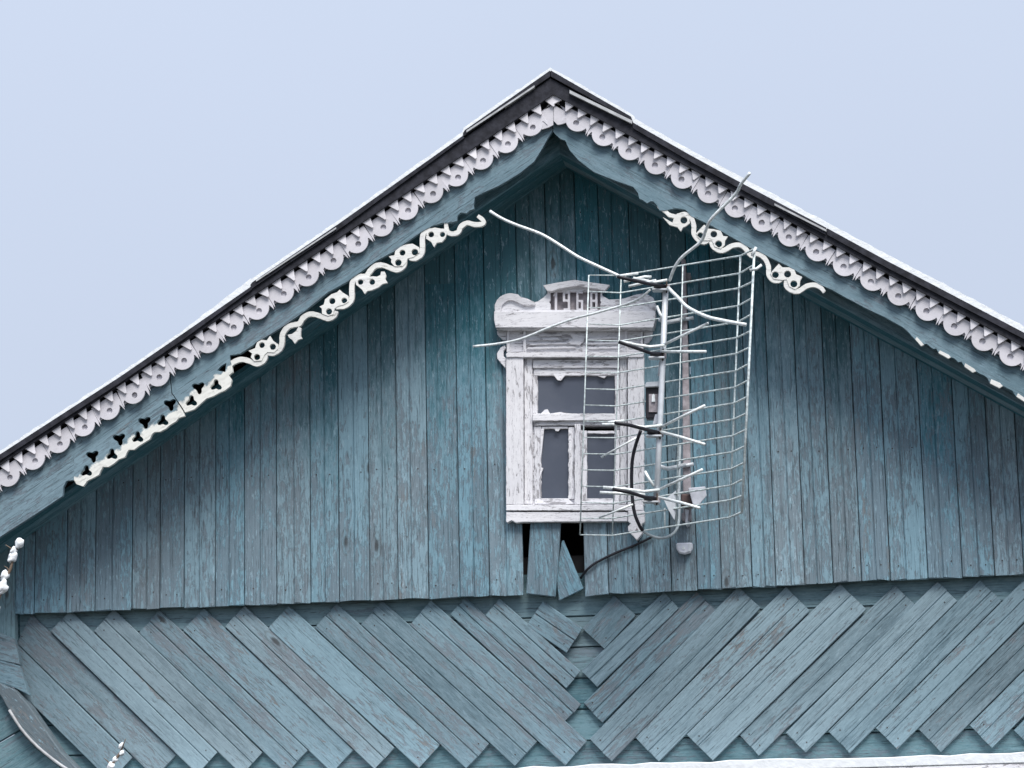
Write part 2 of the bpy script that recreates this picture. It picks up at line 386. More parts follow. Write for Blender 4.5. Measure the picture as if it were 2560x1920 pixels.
# ---- planks: a grooved profile lofted along the board
def plank(name, org, d, n, w, lo, hi, th, y0, mat, parent, groove=True, tilt=0.0, jag=0.0, seed=0):
    """org 2D point on one edge; d unit direction of the grain, n unit direction across; lo/hi functions of the across distance give the ends"""
    r = random.Random(seed)
    gx = w * r.uniform(0.42, 0.58); gw = 0.005
    b = 0.003
    prof = [(0, th), (0, b), (b, 0)]
    if groove: prof += [(gx - gw, 0.0), (gx, 0.006), (gx + gw, 0.0)]
    prof += [(w - b, 0), (w, b), (w, th)]
    L0 = (lo(0) + lo(w)) / 2; L1 = (hi(0) + hi(w)) / 2; mid = (L0 + L1) / 2
    cen = org + d * mid + n * (w / 2)
    bm = bmesh.new(); A = []; B = []
    flip = d.x * n.y - d.y * n.x                   # handedness of (d, n) in X,Z
    for a, dep in prof:
        z = (a - w / 2) * (1 if flip > 0 else -1)
        yy = dep + tilt * (a / w - .5)
        A.append(bm.verts.new((lo(a) - mid + r.uniform(-jag, jag), yy, z)))
        B.append(bm.verts.new((hi(a) - mid + r.uniform(-jag, jag), yy, z)))
    N = len(prof)
    for i in range(N):
        j = (i + 1) % N; bm.faces.new((A[i], A[j], B[j], B[i]))
    bm.faces.new(A[::-1]); bm.faces.new(B)
    ang = math.atan2(d.y, d.x)
    for al in ([lo(w / 2) + r.uniform(.03, .05), hi(w / 2) - r.uniform(.03, .05)] if abs(d.y) < .9 else [lo(w / 2) + r.uniform(.05, .08), lo(w / 2) + 0.62 + r.uniform(-.01, .01)]):
        if al > hi(w / 2) - .02 or al < lo(w / 2) + .01: continue
        for fr in (r.uniform(.2, .3), r.uniform(.7, .8)):
            if r.random() < 0.4: continue
            q_ = org + d * al + n * (w * fr); NAILS.append((parent.name, q_.x, y0 + tilt * (fr - .5), q_.y))
    return link(name, bm_mesh(name, bm), mat, parent, (cen.x, y0, cen.y), (0, -ang, 0))
NAILS = []
def nail_heads(par):
    bm = bmesh.new()
    for nm, x_, y_, z_ in NAILS:
        if nm != par.name: continue
        a_ = [bm.verts.new((x_ + .0032 * math.cos(t), y_ - .0018, z_ + .0032 * math.sin(t))) for t in (math.pi / 3 * k for k in range(6))]
        b_ = [bm.verts.new((v_.co.x, y_ + .002, v_.co.z)) for v_ in a_]
        bm.faces.new(a_)
        for k in range(6): bm.faces.new((a_[k - 1], a_[k], b_[k], b_[k - 1]))
    o_ = link('nail_heads', bm_mesh('nail_heads', bm), M['nail'], par); o_['kind'] = 'stuff'

# ---- upper cladding of upright planks
YU = -0.045
upper = box('gable_frame', (XL + 0.11, 0.062, P2(1280, 1490, 0).y + 0.10), (XR - 0.11, 0.11, P2(1280, 1490, 0).y + 0.19), M['dark'], house)
UP = [(36, 1534), (85, 1533), (165, 1530), (237, 1526), (329, 1523), (399, 1520), (459, 1518), (538, 1515), (611, 1512), (692, 1510), (777, 1506),
      (848, 1503), (925, 1500), (996, 1497), (1072, 1495), (1150, 1492), (1224, 1489), (1309, 1486)]
UP2 = [(1462, 1489), (1522, 1484), (1600, 1481), (1679, 1477), (1744, 1474), (1804, 1472), (1881, 1467), (1940, 1465), (2012, 1460), (2083, 1456), (2154, 1451),
       (2226, 1449), (2320, 1445), (2406, 1443), (2487, 1438), (2560, 1434), (2636, 1431), (2705, 1428)]
GAP = 0.0032
UZ, UD = Vector((0, 1)), Vector((1, 0))
WIN_TOP = P2(1430, 850, YU).y; WIN_BOT = P2(1430, 1290, YU).y
def upright(a, b, k, ztop=None, zbot=None, name='plank'):
    A, B = P2(*a, YU), P2(*b, YU); x0 = A.x + GAP / 2; wd = B.x - A.x - GAP
    za, zb = A.y, B.y
    lo = (lambda u: za + (zb - za) * u / wd) if zbot is None else (lambda u: zbot)
    hi = (lambda u: soffit(x0 + u) + 0.02) if ztop is None else (lambda u: ztop)
    yj = random.Random(k * 3 + 1).uniform(-0.004, 0.004)
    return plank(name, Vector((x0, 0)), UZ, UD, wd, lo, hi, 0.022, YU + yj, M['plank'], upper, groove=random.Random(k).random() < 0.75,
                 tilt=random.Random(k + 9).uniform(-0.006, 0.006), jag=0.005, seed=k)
k = 0
for i in range(len(UP) - 1):
    k += 1
    if UP[i][0] == 1072:                          # the board pieced out of two lengths
        zj = P2(1095, 710, YU).y
        upright(UP[i], UP[i + 1], k, ztop=zj - 0.002); upright(UP[i], UP[i + 1], k + 50, zbot=zj + 0.003)
    elif UP[i][0] == 1224:
        upright(UP[i], UP[i + 1], k)
    else: upright(UP[i], UP[i + 1], k)
# boards above the window, ending behind its frame
ab = [(1309, 1486), (1385, 1486), (1462, 1486)]
for i in range(2):
    k += 1; upright(ab[i], ab[i + 1], k, zbot=WIN_TOP)
for i in range(len(UP2) - 1):
    k += 1
    if i in (0, 1):
        upright(UP2[i], UP2[i + 1], k, zbot=WIN_TOP); upright(UP2[i], UP2[i + 1], k + 50, ztop=WIN_BOT)
    elif i == 2:
        upright(UP2[i], UP2[i + 1], k)
    else: upright(UP2[i], UP2[i + 1], k)
# loose boards under the window
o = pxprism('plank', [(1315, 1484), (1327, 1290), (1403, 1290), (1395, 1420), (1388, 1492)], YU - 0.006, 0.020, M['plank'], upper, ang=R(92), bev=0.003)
o['label'] = 'loose upright plank hanging below the window'
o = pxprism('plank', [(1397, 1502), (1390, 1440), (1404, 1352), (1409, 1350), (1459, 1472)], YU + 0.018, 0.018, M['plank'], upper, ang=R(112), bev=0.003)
o['label'] = 'broken plank swung aside over a dark gap'
nail_heads(upper)

# ---- lower band of slanting planks
YD = 0.0
lower = pxprism('lower_sheathing', [(36, 1480), (2705, 1390), (2705, 1960), (36, 2060)], 0.047, 0.012, M['back'], house)
# horizontal backing boards that show in the gaps
zt = P2(1280, 1470, 0.024).y; zb = P2(1280, 1935, 0.024).y; nb = 6
slope = (P2(2560, 1437, 0).y - P2(100, 1535, 0).y) / (P2(2560, 1437, 0).x - P2(100, 1535, 0).x)
for i in range(nb):
    z0 = zb + (zt - zb) * i / nb + 0.003; z1 = zb + (zt - zb) * (i + 1) / nb - 0.003
    prism('backing_board', [Vector((XL + .01, z0)), Vector((XR - .01, z0)), Vector((XR - .01, z1)), Vector((XL + .01, z1))], 0.025, 0.046, M['back'], lower, bev=0.002)
LT = [(-135, 1545), (-30, 1540), (76, 1533), (177, 1526), (286, 1524), (399, 1525), (509, 1519), (612, 1514), (723, 1514), (843, 1509), (957, 1502), (1078, 1501), (1165, 1494), (1250, 1497), (1359, 1504)]
LB = [(220, 1905), (331, 1894), (440, 1886), (543, 1880), (655, 1881), (768, 1875), (882, 1874), (986, 1869), (1099, 1862), (1222, 1859), (1342, 1854), (1467, 1851), (1452, 1761), (1452, 1678), (1457, 1571)]
RT = [(1535, 1488), (1659, 1480), (1741, 1478), (1845, 1467), (1964, 1468), (2100, 1459), (2237, 1462), (2343, 1454), (2449, 1449), (2565, 1445), (2680, 1440), (2800, 1436), (2910, 1432), (3020, 1430)]
RB = [(1457, 1571), (1454, 1677), (1459, 1758), (1474, 1848), (1588, 1843), (1718, 1835), (1849, 1837), (1965, 1831), (2071, 1828), (2190, 1820), (2296, 1823), (2424, 1813), (2535, 1825), (2645, 1815)]
CORNER_L = XL + 0.005; CORNER_R = XR - 0.005
def slant(T, B, nT, nB, k, side):
    """one plank from its upper tip T to its lower corner B; the neighbour's edge nT-nB gives the width; clipped at the house corner"""
    T, B = P2(*T, YD), P2(*B, YD); nT, nB = P2(*nT, YD), P2(*nB, YD)
    d = (B - T).normalized(); n = Vector((-d.y, d.x))
    mid = (T + B) / 2
    if n.y > 0: n = -n                             # across, downwards
    nd = (nB - nT).normalized(); nn = Vector((-nd.y, nd.x))
    def dist(p):                                   # distance from p along n to the neighbour line
        return (nT - p).dot(nn) / n.dot(nn)
    wd = (dist(T) * 0.5 + dist(B) * 0.5) - 0.004
    Ln = (B - T).length; r = random.Random(k)
    lo = lambda u: 0.0; hi = lambda u: Ln
    if side < 0:                                   # keep the left end inside the house corner
        lo = lambda u: max(0.0, (CORNER_L - (T + n * u).x) / d.x)
    else:
        lo = lambda u: max(0.0, ((T + n * u).x - CORNER_R) / -d.x)
    return plank('plank', T, d, n, wd, lo, hi, 0.017, YD + r.uniform(-0.010, 0.006), M['diag'], lower, groove=r.random() < 0.8, tilt=r.uniform(-0.005, 0.005), jag=0.003, seed=k + 200)
for i in range(1, len(LT)):
    slant(LT[i], LB[i], LT[i - 1], LB[i - 1], i, -1)
for i in range(len(RT) - 1):
    if P2(*RB[i], YD).x > CORNER_R: continue
    slant(RT[i], RB[i], RT[i + 1], RB[i + 1], 40 + i, 1)
nail_heads(lower)

# ---- drip ledge with snow at the foot of the gable
YG = -0.16
gp = [P2(560, 1940, YG), P2(1010, 1925, YG), P2(1280, 1915, YG), P2(1700, 1903, YG), P2(2100, 1892, YG), P2(2560, 1880, YG), P2(2700, 1876, YG)]
xa, xb = XL + .1, XR + 0.02
gl, gk = line(gp[0], gp[-1])
prism('drip_ledge', [Vector((xa, gl(xa) - 0.16)), Vector((xb, gl(xb) - 0.16)), Vector((xb, gl(xb) - 0.05)), Vector((xa, gl(xa) - 0.05))], YG, 0.055, M['casing'], house, bev=0.003)
snowpts = []
r = random.Random(5)
x = xa
while x < xb:
    snowpts.append(Vector((x, gl(x) + r.uniform(-0.006, 0.005)))); x += 0.09
snowpts.append(Vector((xb, gl(xb))))

# ---- roof
YE = -0.50
DL = [(0, 1162), (1382, 236)]; DR = [(1384, 236), (2560, 867)]
def ext(a, b, x): return (x, a[1] + (b[1] - a[1]) * (x - a[0]) / (b[0] - a[0]))
XPL, XPR = -140, 2830
sky_l = [ext((0, 1127), (462, 820), XPL), (0, 1127), (303, 931), (462, 822), (626, 697), (627, 699), (849, 549), (1156, 329), (1159, 318), (1376, 168)]
drk_l = [ext((0, 1138), (462, 831), XPL), (0, 1138), (303, 942), (462, 833), (630, 714), (632, 707), (849, 560), (1158, 338), (1163, 327), (1376, 178)]
sky_r = [(1376, 168), (1585, 288), (1589, 297), (1720, 371), (1864, 448), (2078, 561), (2220, 637), (2296, 676), (2560, 815), ext((2296, 676), (2560, 815), XPR)]
drk_r = [(1376, 177), (1578, 292), (1583, 307), (1720, 386), (1852, 458), (2066, 571), (2220, 655), (2290, 691), (2560, 833), ext((2296, 694), (2560, 833), XPR)]
lowl = [ext(DL[0], DL[1], XPL), DL[1]]; lowr = [DR[0], ext(DR[0], DR[1], XPR)]
YB = 5.2
def q(pts, Y=YE): return [P2(a, b, Y) for a, b in pts]
roof = prism('roof', q([lowl[0]] + [(1383, 236)] + [lowr[1]] + [(XPR, drk_r[-1][1] + 14)] + [(1376, 196)] + [(XPL, drk_l[0][1] + 14)]), YE, YB, M['roof'], house)
# overlapping sheets, each lapped over the next one down the slope
def sheet(top, inset): return prism('roof_sheet', q(top), YE - 0.012, YB, M['roof'], roof)
def off(p, dy): return (p[0], p[1] + dy)
sheet([(1376, 178), (1376, 193), (1300, 245), (1160, 342), (1158, 335), (1163, 327)], 0)
sheet([(1158, 341), (1162, 346), (860, 567), (632, 722), (627, 714), (632, 707), (849, 560)], 0)
sheet([(630, 717), (632, 724), (462, 848), (303, 957), (0, 1153), ext((0, 1153), (462, 846), XPL), drk_l[0], (0, 1138), (303, 942), (462, 833)], 0)
sheet([(1378, 178), (1378, 193), (1420, 216), (1576, 301), (1583, 307), (1578, 293)], 0)
sheet([(1583, 308), (1720, 386), (1852, 458), (2066, 571), (2064, 588), (1852, 474), (1720, 402), (1583, 322)], 0)
sheet([(2068, 572), (2220, 655), (2290, 691), (2560, 833), drk_r[-1], off(drk_r[-1], 16), (2560, 849), (2290, 708), (2220, 672), (2068, 588)], 0)
for a, b, wd in (((1336, 213), (1166, 326), 5), ((840, 568), (640, 700), 4), ((1424, 225), (1580, 301), 8), ((1936, 508), (2066, 574), 5)):
    prism('light_line', q([a, b, off(b, wd), off(a, wd)], YE - 0.02), YE - 0.02, YE + 0.5, M['light_line'], roof)  # pale strips: light in the gaps between sheets, put into colour
# boarded soffit planks running up the slope
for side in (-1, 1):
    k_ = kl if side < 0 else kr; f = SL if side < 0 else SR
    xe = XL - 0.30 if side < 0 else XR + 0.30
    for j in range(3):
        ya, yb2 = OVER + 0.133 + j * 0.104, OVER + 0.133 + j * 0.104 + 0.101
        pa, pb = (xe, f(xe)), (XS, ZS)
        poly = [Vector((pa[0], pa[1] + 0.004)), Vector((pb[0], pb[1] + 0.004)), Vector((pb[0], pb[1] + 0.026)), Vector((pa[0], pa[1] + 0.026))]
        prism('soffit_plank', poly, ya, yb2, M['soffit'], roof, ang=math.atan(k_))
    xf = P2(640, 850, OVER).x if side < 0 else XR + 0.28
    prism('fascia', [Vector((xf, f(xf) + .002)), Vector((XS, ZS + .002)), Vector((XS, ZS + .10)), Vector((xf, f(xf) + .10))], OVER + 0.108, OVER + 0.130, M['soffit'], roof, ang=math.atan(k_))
nest(roof)
# snow on the roof and on the ledge: one thin fall of snow
def jit(pts, a, s):
    r = random.Random(s); o = []
    for i in range(len(pts) - 1):
        A, B = Vector(pts[i]), Vector(pts[i + 1]); n = max(1, int((B - A).length / 14))
        for k in range(n): o.append(tuple(A.lerp(B, k / n) + Vector((0, r.gauss(0, a)))))
    return o + [pts[-1]]
sn = []
for s_, d_, a in ((sky_l, drk_l, 0.9), (sky_r, drk_r, 0.8)):
    outl = jit(s_, a, len(sn)) + [off(p, 0.6) for p in d_[::-1]]
    sn.append([P2(x_, y_, YE - 0.004) for x_, y_ in outl])
snow_root = prism('roof_snow', sn[0], YE - 0.004, YB, M['snow'], None)
tag(snow_root, 'thin snow lying along the left roof slope', 'snow', kind='stuff')
s2 = prism('roof_snow', sn[1], YE - 0.003, YB, M['snow'], None)
tag(s2, 'thicker snow lying along the right roof slope', 'snow', kind='stuff')
s3 = prism('ledge_snow', snowpts + [Vector((xb, gl(xb) - 0.049)), Vector((xa, gl(xa) - 0.049))], YG - 0.004, -0.002, M['snow'], None, bev=0.004)
tag(s3, 'snow lying on the white ledge below the slanting planks', 'snow', kind='stuff')

# ---- bargeboards
YBG = OVER - 0.026; TH = 0.025
def trefoil(cx, cy, r, rot, amp=0.34, n=15):
    return [(cx + r * (1 + amp * math.cos(3 * (t - rot))) * math.cos(t), cy + r * (1 + amp * math.cos(3 * (t - rot))) * math.sin(t)) for t in (2 * math.pi * k / n for k in range(n))]
def circ(cx, cy, r, n=10): return [(cx + r * math.cos(2 * math.pi * k / n), cy + r * math.sin(2 * math.pi * k / n)) for k in range(n)]
cA, sA = (160, 900), 5.027
hearts = zc(cA, sA, [(360, 1205), (695, 990), (1015, 780), (1335, 555), (1690, 345)])
lowers = zc(cA, sA, [(275, 1400), (595, 1190), (920, 975), (1235, 765), (1590, 520), (1910, 315)])
def topl(x, d=30): return (x, DL[0][1] + (DL[1][1] - DL[0][1]) * x / 1382 + d)
def topr(x, d=30): return (x, 236 + (867 - 236) * (x - 1384) / (2560 - 1384) + d)
def U(x): return (x, 1139.7 - 0.666 * (x - 231.6) - 23)
bl_a = [topl(421, 30), U(429), U(185), (185, 1200), (166, 1202), (158, 1217), (156, 1240), (95, 1281), (0, 1342), (-70, 1390), topl(-120)]
barge = pxprism('bargeboard', bl_a, YBG, TH, M['barge'], house, ang=math.atan(kl))
bl_b = [U(431), topl(423, 30), topl(1380, 30), (1381, 327), (1369, 346), (1355, 372), (1335, 404), (1300, 432), (1254, 461), (1207, 482), (1187, 493), (1184, 512), (1185, 522), (1174, 526), (1166, 533), (1152, 531), (1144, 538),
        (1142, 552), (1128, 556), (1107, 557), (1085, 563), (1066, 572), (1054, 579), (1015, 606), (987, 627), (942, 651), (901, 680), (865, 706), (820, 730), (761, 778), (716, 810), (675, 836), (644, 853), (631, 864), (600, 884), U(575)]
barge2 = pxprism('bargeboard', bl_b, YBG - 0.002, TH, M['barge'], house, ang=math.atan(kl))
br = [topr(1384, 30), (1383, 329), (1388, 335), (1401, 347), (1413, 351), (1424, 375), (1447, 401), (1485, 430), (1543, 453), (1583, 467), (1595, 482), (1598, 496), (1607, 500), (1618, 508), (1626, 503), (1633, 503), (1643, 514), (1649, 526), (1662, 526), (1690, 520), (1713, 524),
      (1728, 540), (1771, 560), (1802, 577), (1847, 603), (1873, 619), (1891, 625), (1926, 644), (1965, 662), (2006, 686), (2056, 714), (2080, 724), (2111, 742), (2146, 760), (2160, 768), (2172, 774), (2209, 791), (2256, 817), (2270, 829), (2287, 848), (2302, 864),
      (2309, 861), (2317, 859), (2325, 866), (2333, 872), (2341, 871), (2346, 881), (2371, 895), (2377, 893), (2385, 895), (2396, 905), (2404, 904), (2411, 915), (2432, 930), (2440, 928), (2450, 934), (2460, 938), (2468, 944), (2474, 957), (2499, 969), (2508, 965), (2520, 972), (2530, 976), (2540, 990),
      (2564, 1005), (2640, 1050), (2760, 1115), (2800, 1140), topr(2800, 30)]
barge3 = pxprism('bargeboard', br, YBG, TH, M['barge'], house, ang=math.atan(kr))
barge['label'] = 'lower left bargeboard with heart cut-outs'
# white pale edge of the scallops on the right, a strip nailed along the lower edge
for pts in ([(2288, 848), (2303, 865), (2310, 862), (2304, 855), (2292, 842)], [(2346, 882), (2371, 896), (2377, 893), (2372, 887), (2350, 876)], [(2411, 916), (2432, 931), (2440, 928), (2436, 922), (2413, 908)], [(2475, 958), (2499, 970), (2507, 965), (2500, 957), (2478, 948)], [(2541, 991), (2564, 1006), (2566, 998), (2545, 983)]):
    pxprism('white_edge', pts, YBG - 0.004, 0.02, M['fret'], barge3)
# carved strip with two rows of trefoil holes under the lower left bargeboard
HR = dict(r=13.0, rot=R(80), amp=0.34, n=27); LR_ = dict(r=12.0, rot=R(150), amp=0.34, n=27)
low_a = [(191, 1210), (208, 1216), (218, 1202), (234, 1194), (247, 1187), (252, 1176), (257, 1167), (271, 1167), (284, 1159), (297, 1148), (312, 1143), (317, 1131), (322, 1124), (335, 1124), (348, 1114), (361, 1106), (374, 1098), (380, 1085),
           (386, 1080), (400, 1079), (414, 1072), (424, 1063), (440, 1053), (446, 1045), (462, 1040), (460, 1032), (452, 1019)]
pxprism('carved_strip', low_a + [U(430.0)] + [U(185)] + [(185, 1200)], YBG, 0.022, M['carved'], barge, holes=[trefoil(x_, y_, **HR) for x_, y_ in hearts[:4]] + [trefoil(x_ + 1, y_, **LR_) for x_, y_ in lowers[:4]], ang=math.atan(kl))
low_b = [(456, 1019), (463, 1031), (486, 1023), (500, 1010), (516, 996), (534, 990), (548, 982), (562, 976), (576, 965), (579, 950), (572, 938), (582, 930), (580, 915), (575, 900)]
pxprism('carved_strip', low_b + [U(574.5), U(431.5)], YBG - 0.002, 0.022, M['carved'], barge2, holes=[trefoil(hearts[4][0], hearts[4][1], **HR), trefoil(lowers[4][0] + 2, lowers[4][1], **LR_), trefoil(lowers[5][0], lowers[5][1] + 1, **LR_), [(543, 926), (552, 915), (566, 907), (563, 930)]], ang=math.atan(kl))

prism('ridge_filler', [Vector((XS, ZS + .004)), Vector((XS + .14, ZS + .004 + .14 * kr)), Vector((XS + .14, ZS + .14)), Vector((XS - .14, ZS + .14)), Vector((XS - .14, ZS + .004 - .14 * kl))], OVER + 0.111, OVER + 0.128, M['soffit'], house)
# ---- fretwork scrolls: sawn ribbons and pierced leaves
def ribbon(pts, wd, par, y0, name='scroll', taper=0.75):
    p = smooth(pts, 4); N = len(p); L_, R_ = [], []; wd *= 0.9; rr_ = random.Random(N)
    for i in range(N):
        t = (p[min(i + 1, N - 1)] - p[max(i - 1, 0)]).normalized(); nn = Vector((-t.y, t.x))
        e = min(i, N - 1 - i) / (N / 2); ww = wd * (taper + (1 - taper) * min(1, e * 3)) / 2 * rr_.uniform(.92, 1.06)
        L_.append(p[i] + nn * ww); R_.append(p[i] - nn * ww)
    return pxprism(name, [tuple(a) for a in L_ + R_[::-1]], y0, 0.02, M['fret'], par)
cB, sB = (540, 680), 6.144; cC, sC = (860, 500), 5.82; cD, sD = (1600, 460), 4.608
YF = YBG - 0.001
def leaf(crop, s, outl, holes, par, dy=0.0):
    return pxprism('pierced_leaf', zc(crop, s, outl), YF + dy, 0.018, M['fret'], par, holes=[circ(crop[0] + a / s, crop[1] + b / s, r_ / s) for a, b, r_ in holes])
ribbon(zc(cB, sB, [(195, 1560), (200, 1440), (290, 1370), (400, 1340), (520, 1370), (620, 1410), (720, 1365), (762, 1280), (745, 1215)]), 14, barge2, YF + 0.004)
ribbon(zc(cB, sB, [(790, 1250), (880, 1250), (980, 1180), (1012, 1080), (1020, 960), (1090, 850), (1190, 810), (1280, 790), (1330, 710), (1420, 650), (1520, 650), (1640, 690), (1730, 715), (1820, 670), (1850, 600)]), 14, barge2, YF + 0.003)
ribbon(zc(cC, sC, [(-120, 1560), (-10, 1550), (70, 1500), (112, 1430), (112, 1300), (130, 1180), (220, 1115), (320, 1105), (370, 1040), (450, 960), (560, 945), (680, 990), (780, 1015), (870, 960), (892, 880)]), 14, barge2, YF + 0.003)
ribbon(zc(cC, sC, [(950, 840), (1030, 850), (1120, 790), (1140, 700), (1140, 560), (1170, 460), (1250, 400)]), 14, barge2, YF + 0.003)
ribbon(zc(cC, sC, [(1480, 320), (1500, 450), (1570, 490), (1660, 465), (1700, 385), (1790, 330), (1900, 355), (2010, 345), (2025, 295), (1945, 228)]), 13, barge2, YF + 0.003)
leaf(cB, sB, [(500, 1210), (600, 1170), (630, 1080), (700, 1040), (780, 1050), (830, 980), (870, 1050), (955, 1110), (950, 1180), (890, 1235), (790, 1230), (750, 1265), (700, 1360), (590, 1370), (535, 1310), (555, 1250)], [(705, 1122, 46), (872, 1147, 50), (630, 1305, 50)], barge2)
leaf(cB, sB, [(1100, 965), (1170, 950), (1235, 900), (1265, 840), (1310, 860), (1300, 920), (1300, 985), (1325, 1020), (1260, 1040), (1210, 1100), (1170, 1040), (1120, 1005)], [], barge2)
leaf(cB, sB, [(1590, 530), (1655, 500), (1675, 420), (1775, 340), (1860, 310), (1900, 270), (1940, 310), (2035, 370), (2040, 455), (1960, 500), (1880, 520), (1820, 560), (1800, 650), (1720, 675), (1630, 640), (1625, 560)], [(1785, 445, 50), (1970, 437, 46), (1735, 605, 50)], barge2)
leaf(cC, sC, [(175, 1230), (165, 1170), (230, 1130), (330, 1120), (420, 1110), (480, 1115), (530, 1090), (540, 1040), (590, 1040), (612, 1100), (600, 1150), (632, 1205), (560, 1220), (500, 1270), (400, 1312), (340, 1322), (300, 1365), (260, 1300)], [(240, 1192, 42), (410, 1192, 44)], barge2)
leaf(cC, sC, [(650, 820), (735, 800), (745, 740), (820, 680), (900, 645), (1000, 635), (1095, 690), (1100, 760), (1010, 830), (925, 850), (905, 910), (850, 965), (735, 965), (685, 905), (690, 860)], [(850, 765, 45), (1030, 757, 50), (790, 910, 50)], barge2)
leaf(cC, sC, [(1195, 560), (1200, 470), (1245, 420), (1320, 400), (1400, 415), (1490, 420), (1505, 470), (1470, 560), (1425, 610), (1350, 620), (1310, 685), (1270, 610)], [(1268, 500, 44), (1432, 500, 40)], barge2)
ribbon(zc(cD, sD, [(205, 250), (290, 310), (340, 355), (420, 372)]), 11, barge3, YF + 0.004)
ribbon(zc(cD, sD, [(430, 370), (510, 345), (590, 390), (620, 480), (620, 570), (670, 640), (740, 668), (800, 640)]), 13, barge3, YF + 0.003)
leaf(cD, sD, [(262, 380), (330, 420), (375, 445), (392, 380), (430, 338), (500, 335), (565, 390), (575, 450), (520, 490), (495, 500), (470, 545), (430, 495), (340, 470)], [(505, 415, 42)], barge3)
leaf(cD, sD, [(645, 570), (680, 530), (740, 468), (790, 515), (860, 520), (930, 540), (960, 600), (1012, 605), (980, 650), (975, 700), (930, 745), (860, 720), (830, 650), (780, 650), (700, 650)], [(695, 590, 36), (850, 577, 40), (905, 690, 42)], barge3)
ribbon(zc(cD, sD, [(820, 630), (830, 700), (900, 758), (970, 760), (1060, 710), (1150, 700), (1210, 735), (1260, 805), (1325, 850)]), 13, barge3, YF + 0.003)
ribbon(zc(cD, sD, [(1280, 800), (1370, 808), (1440, 860), (1480, 950), (1482, 1040), (1525, 1100), (1600, 1112), (1660, 1070)]), 13, barge3, YF + 0.003)
leaf(cD, sD, [(1500, 1030), (1560, 960), (1600, 918), (1640, 960), (1720, 960), (1780, 990), (1800, 1040), (1870, 1070), (1845, 1110), (1840, 1170), (1790, 1215), (1720, 1180), (1690, 1100), (1640, 1105), (1540, 1095)], [(1560, 1045, 40), (1700, 1037, 42), (1772, 1150, 42)], barge3)
ribbon(zc(cD, sD, [(1695, 1080), (1682, 1170), (1760, 1230), (1830, 1232), (1920, 1175), (2010, 1160), (2080, 1190), (2125, 1245)]), 13, barge3, YF + 0.003)
for b_ in (barge, barge2, barge3): nest(b_)

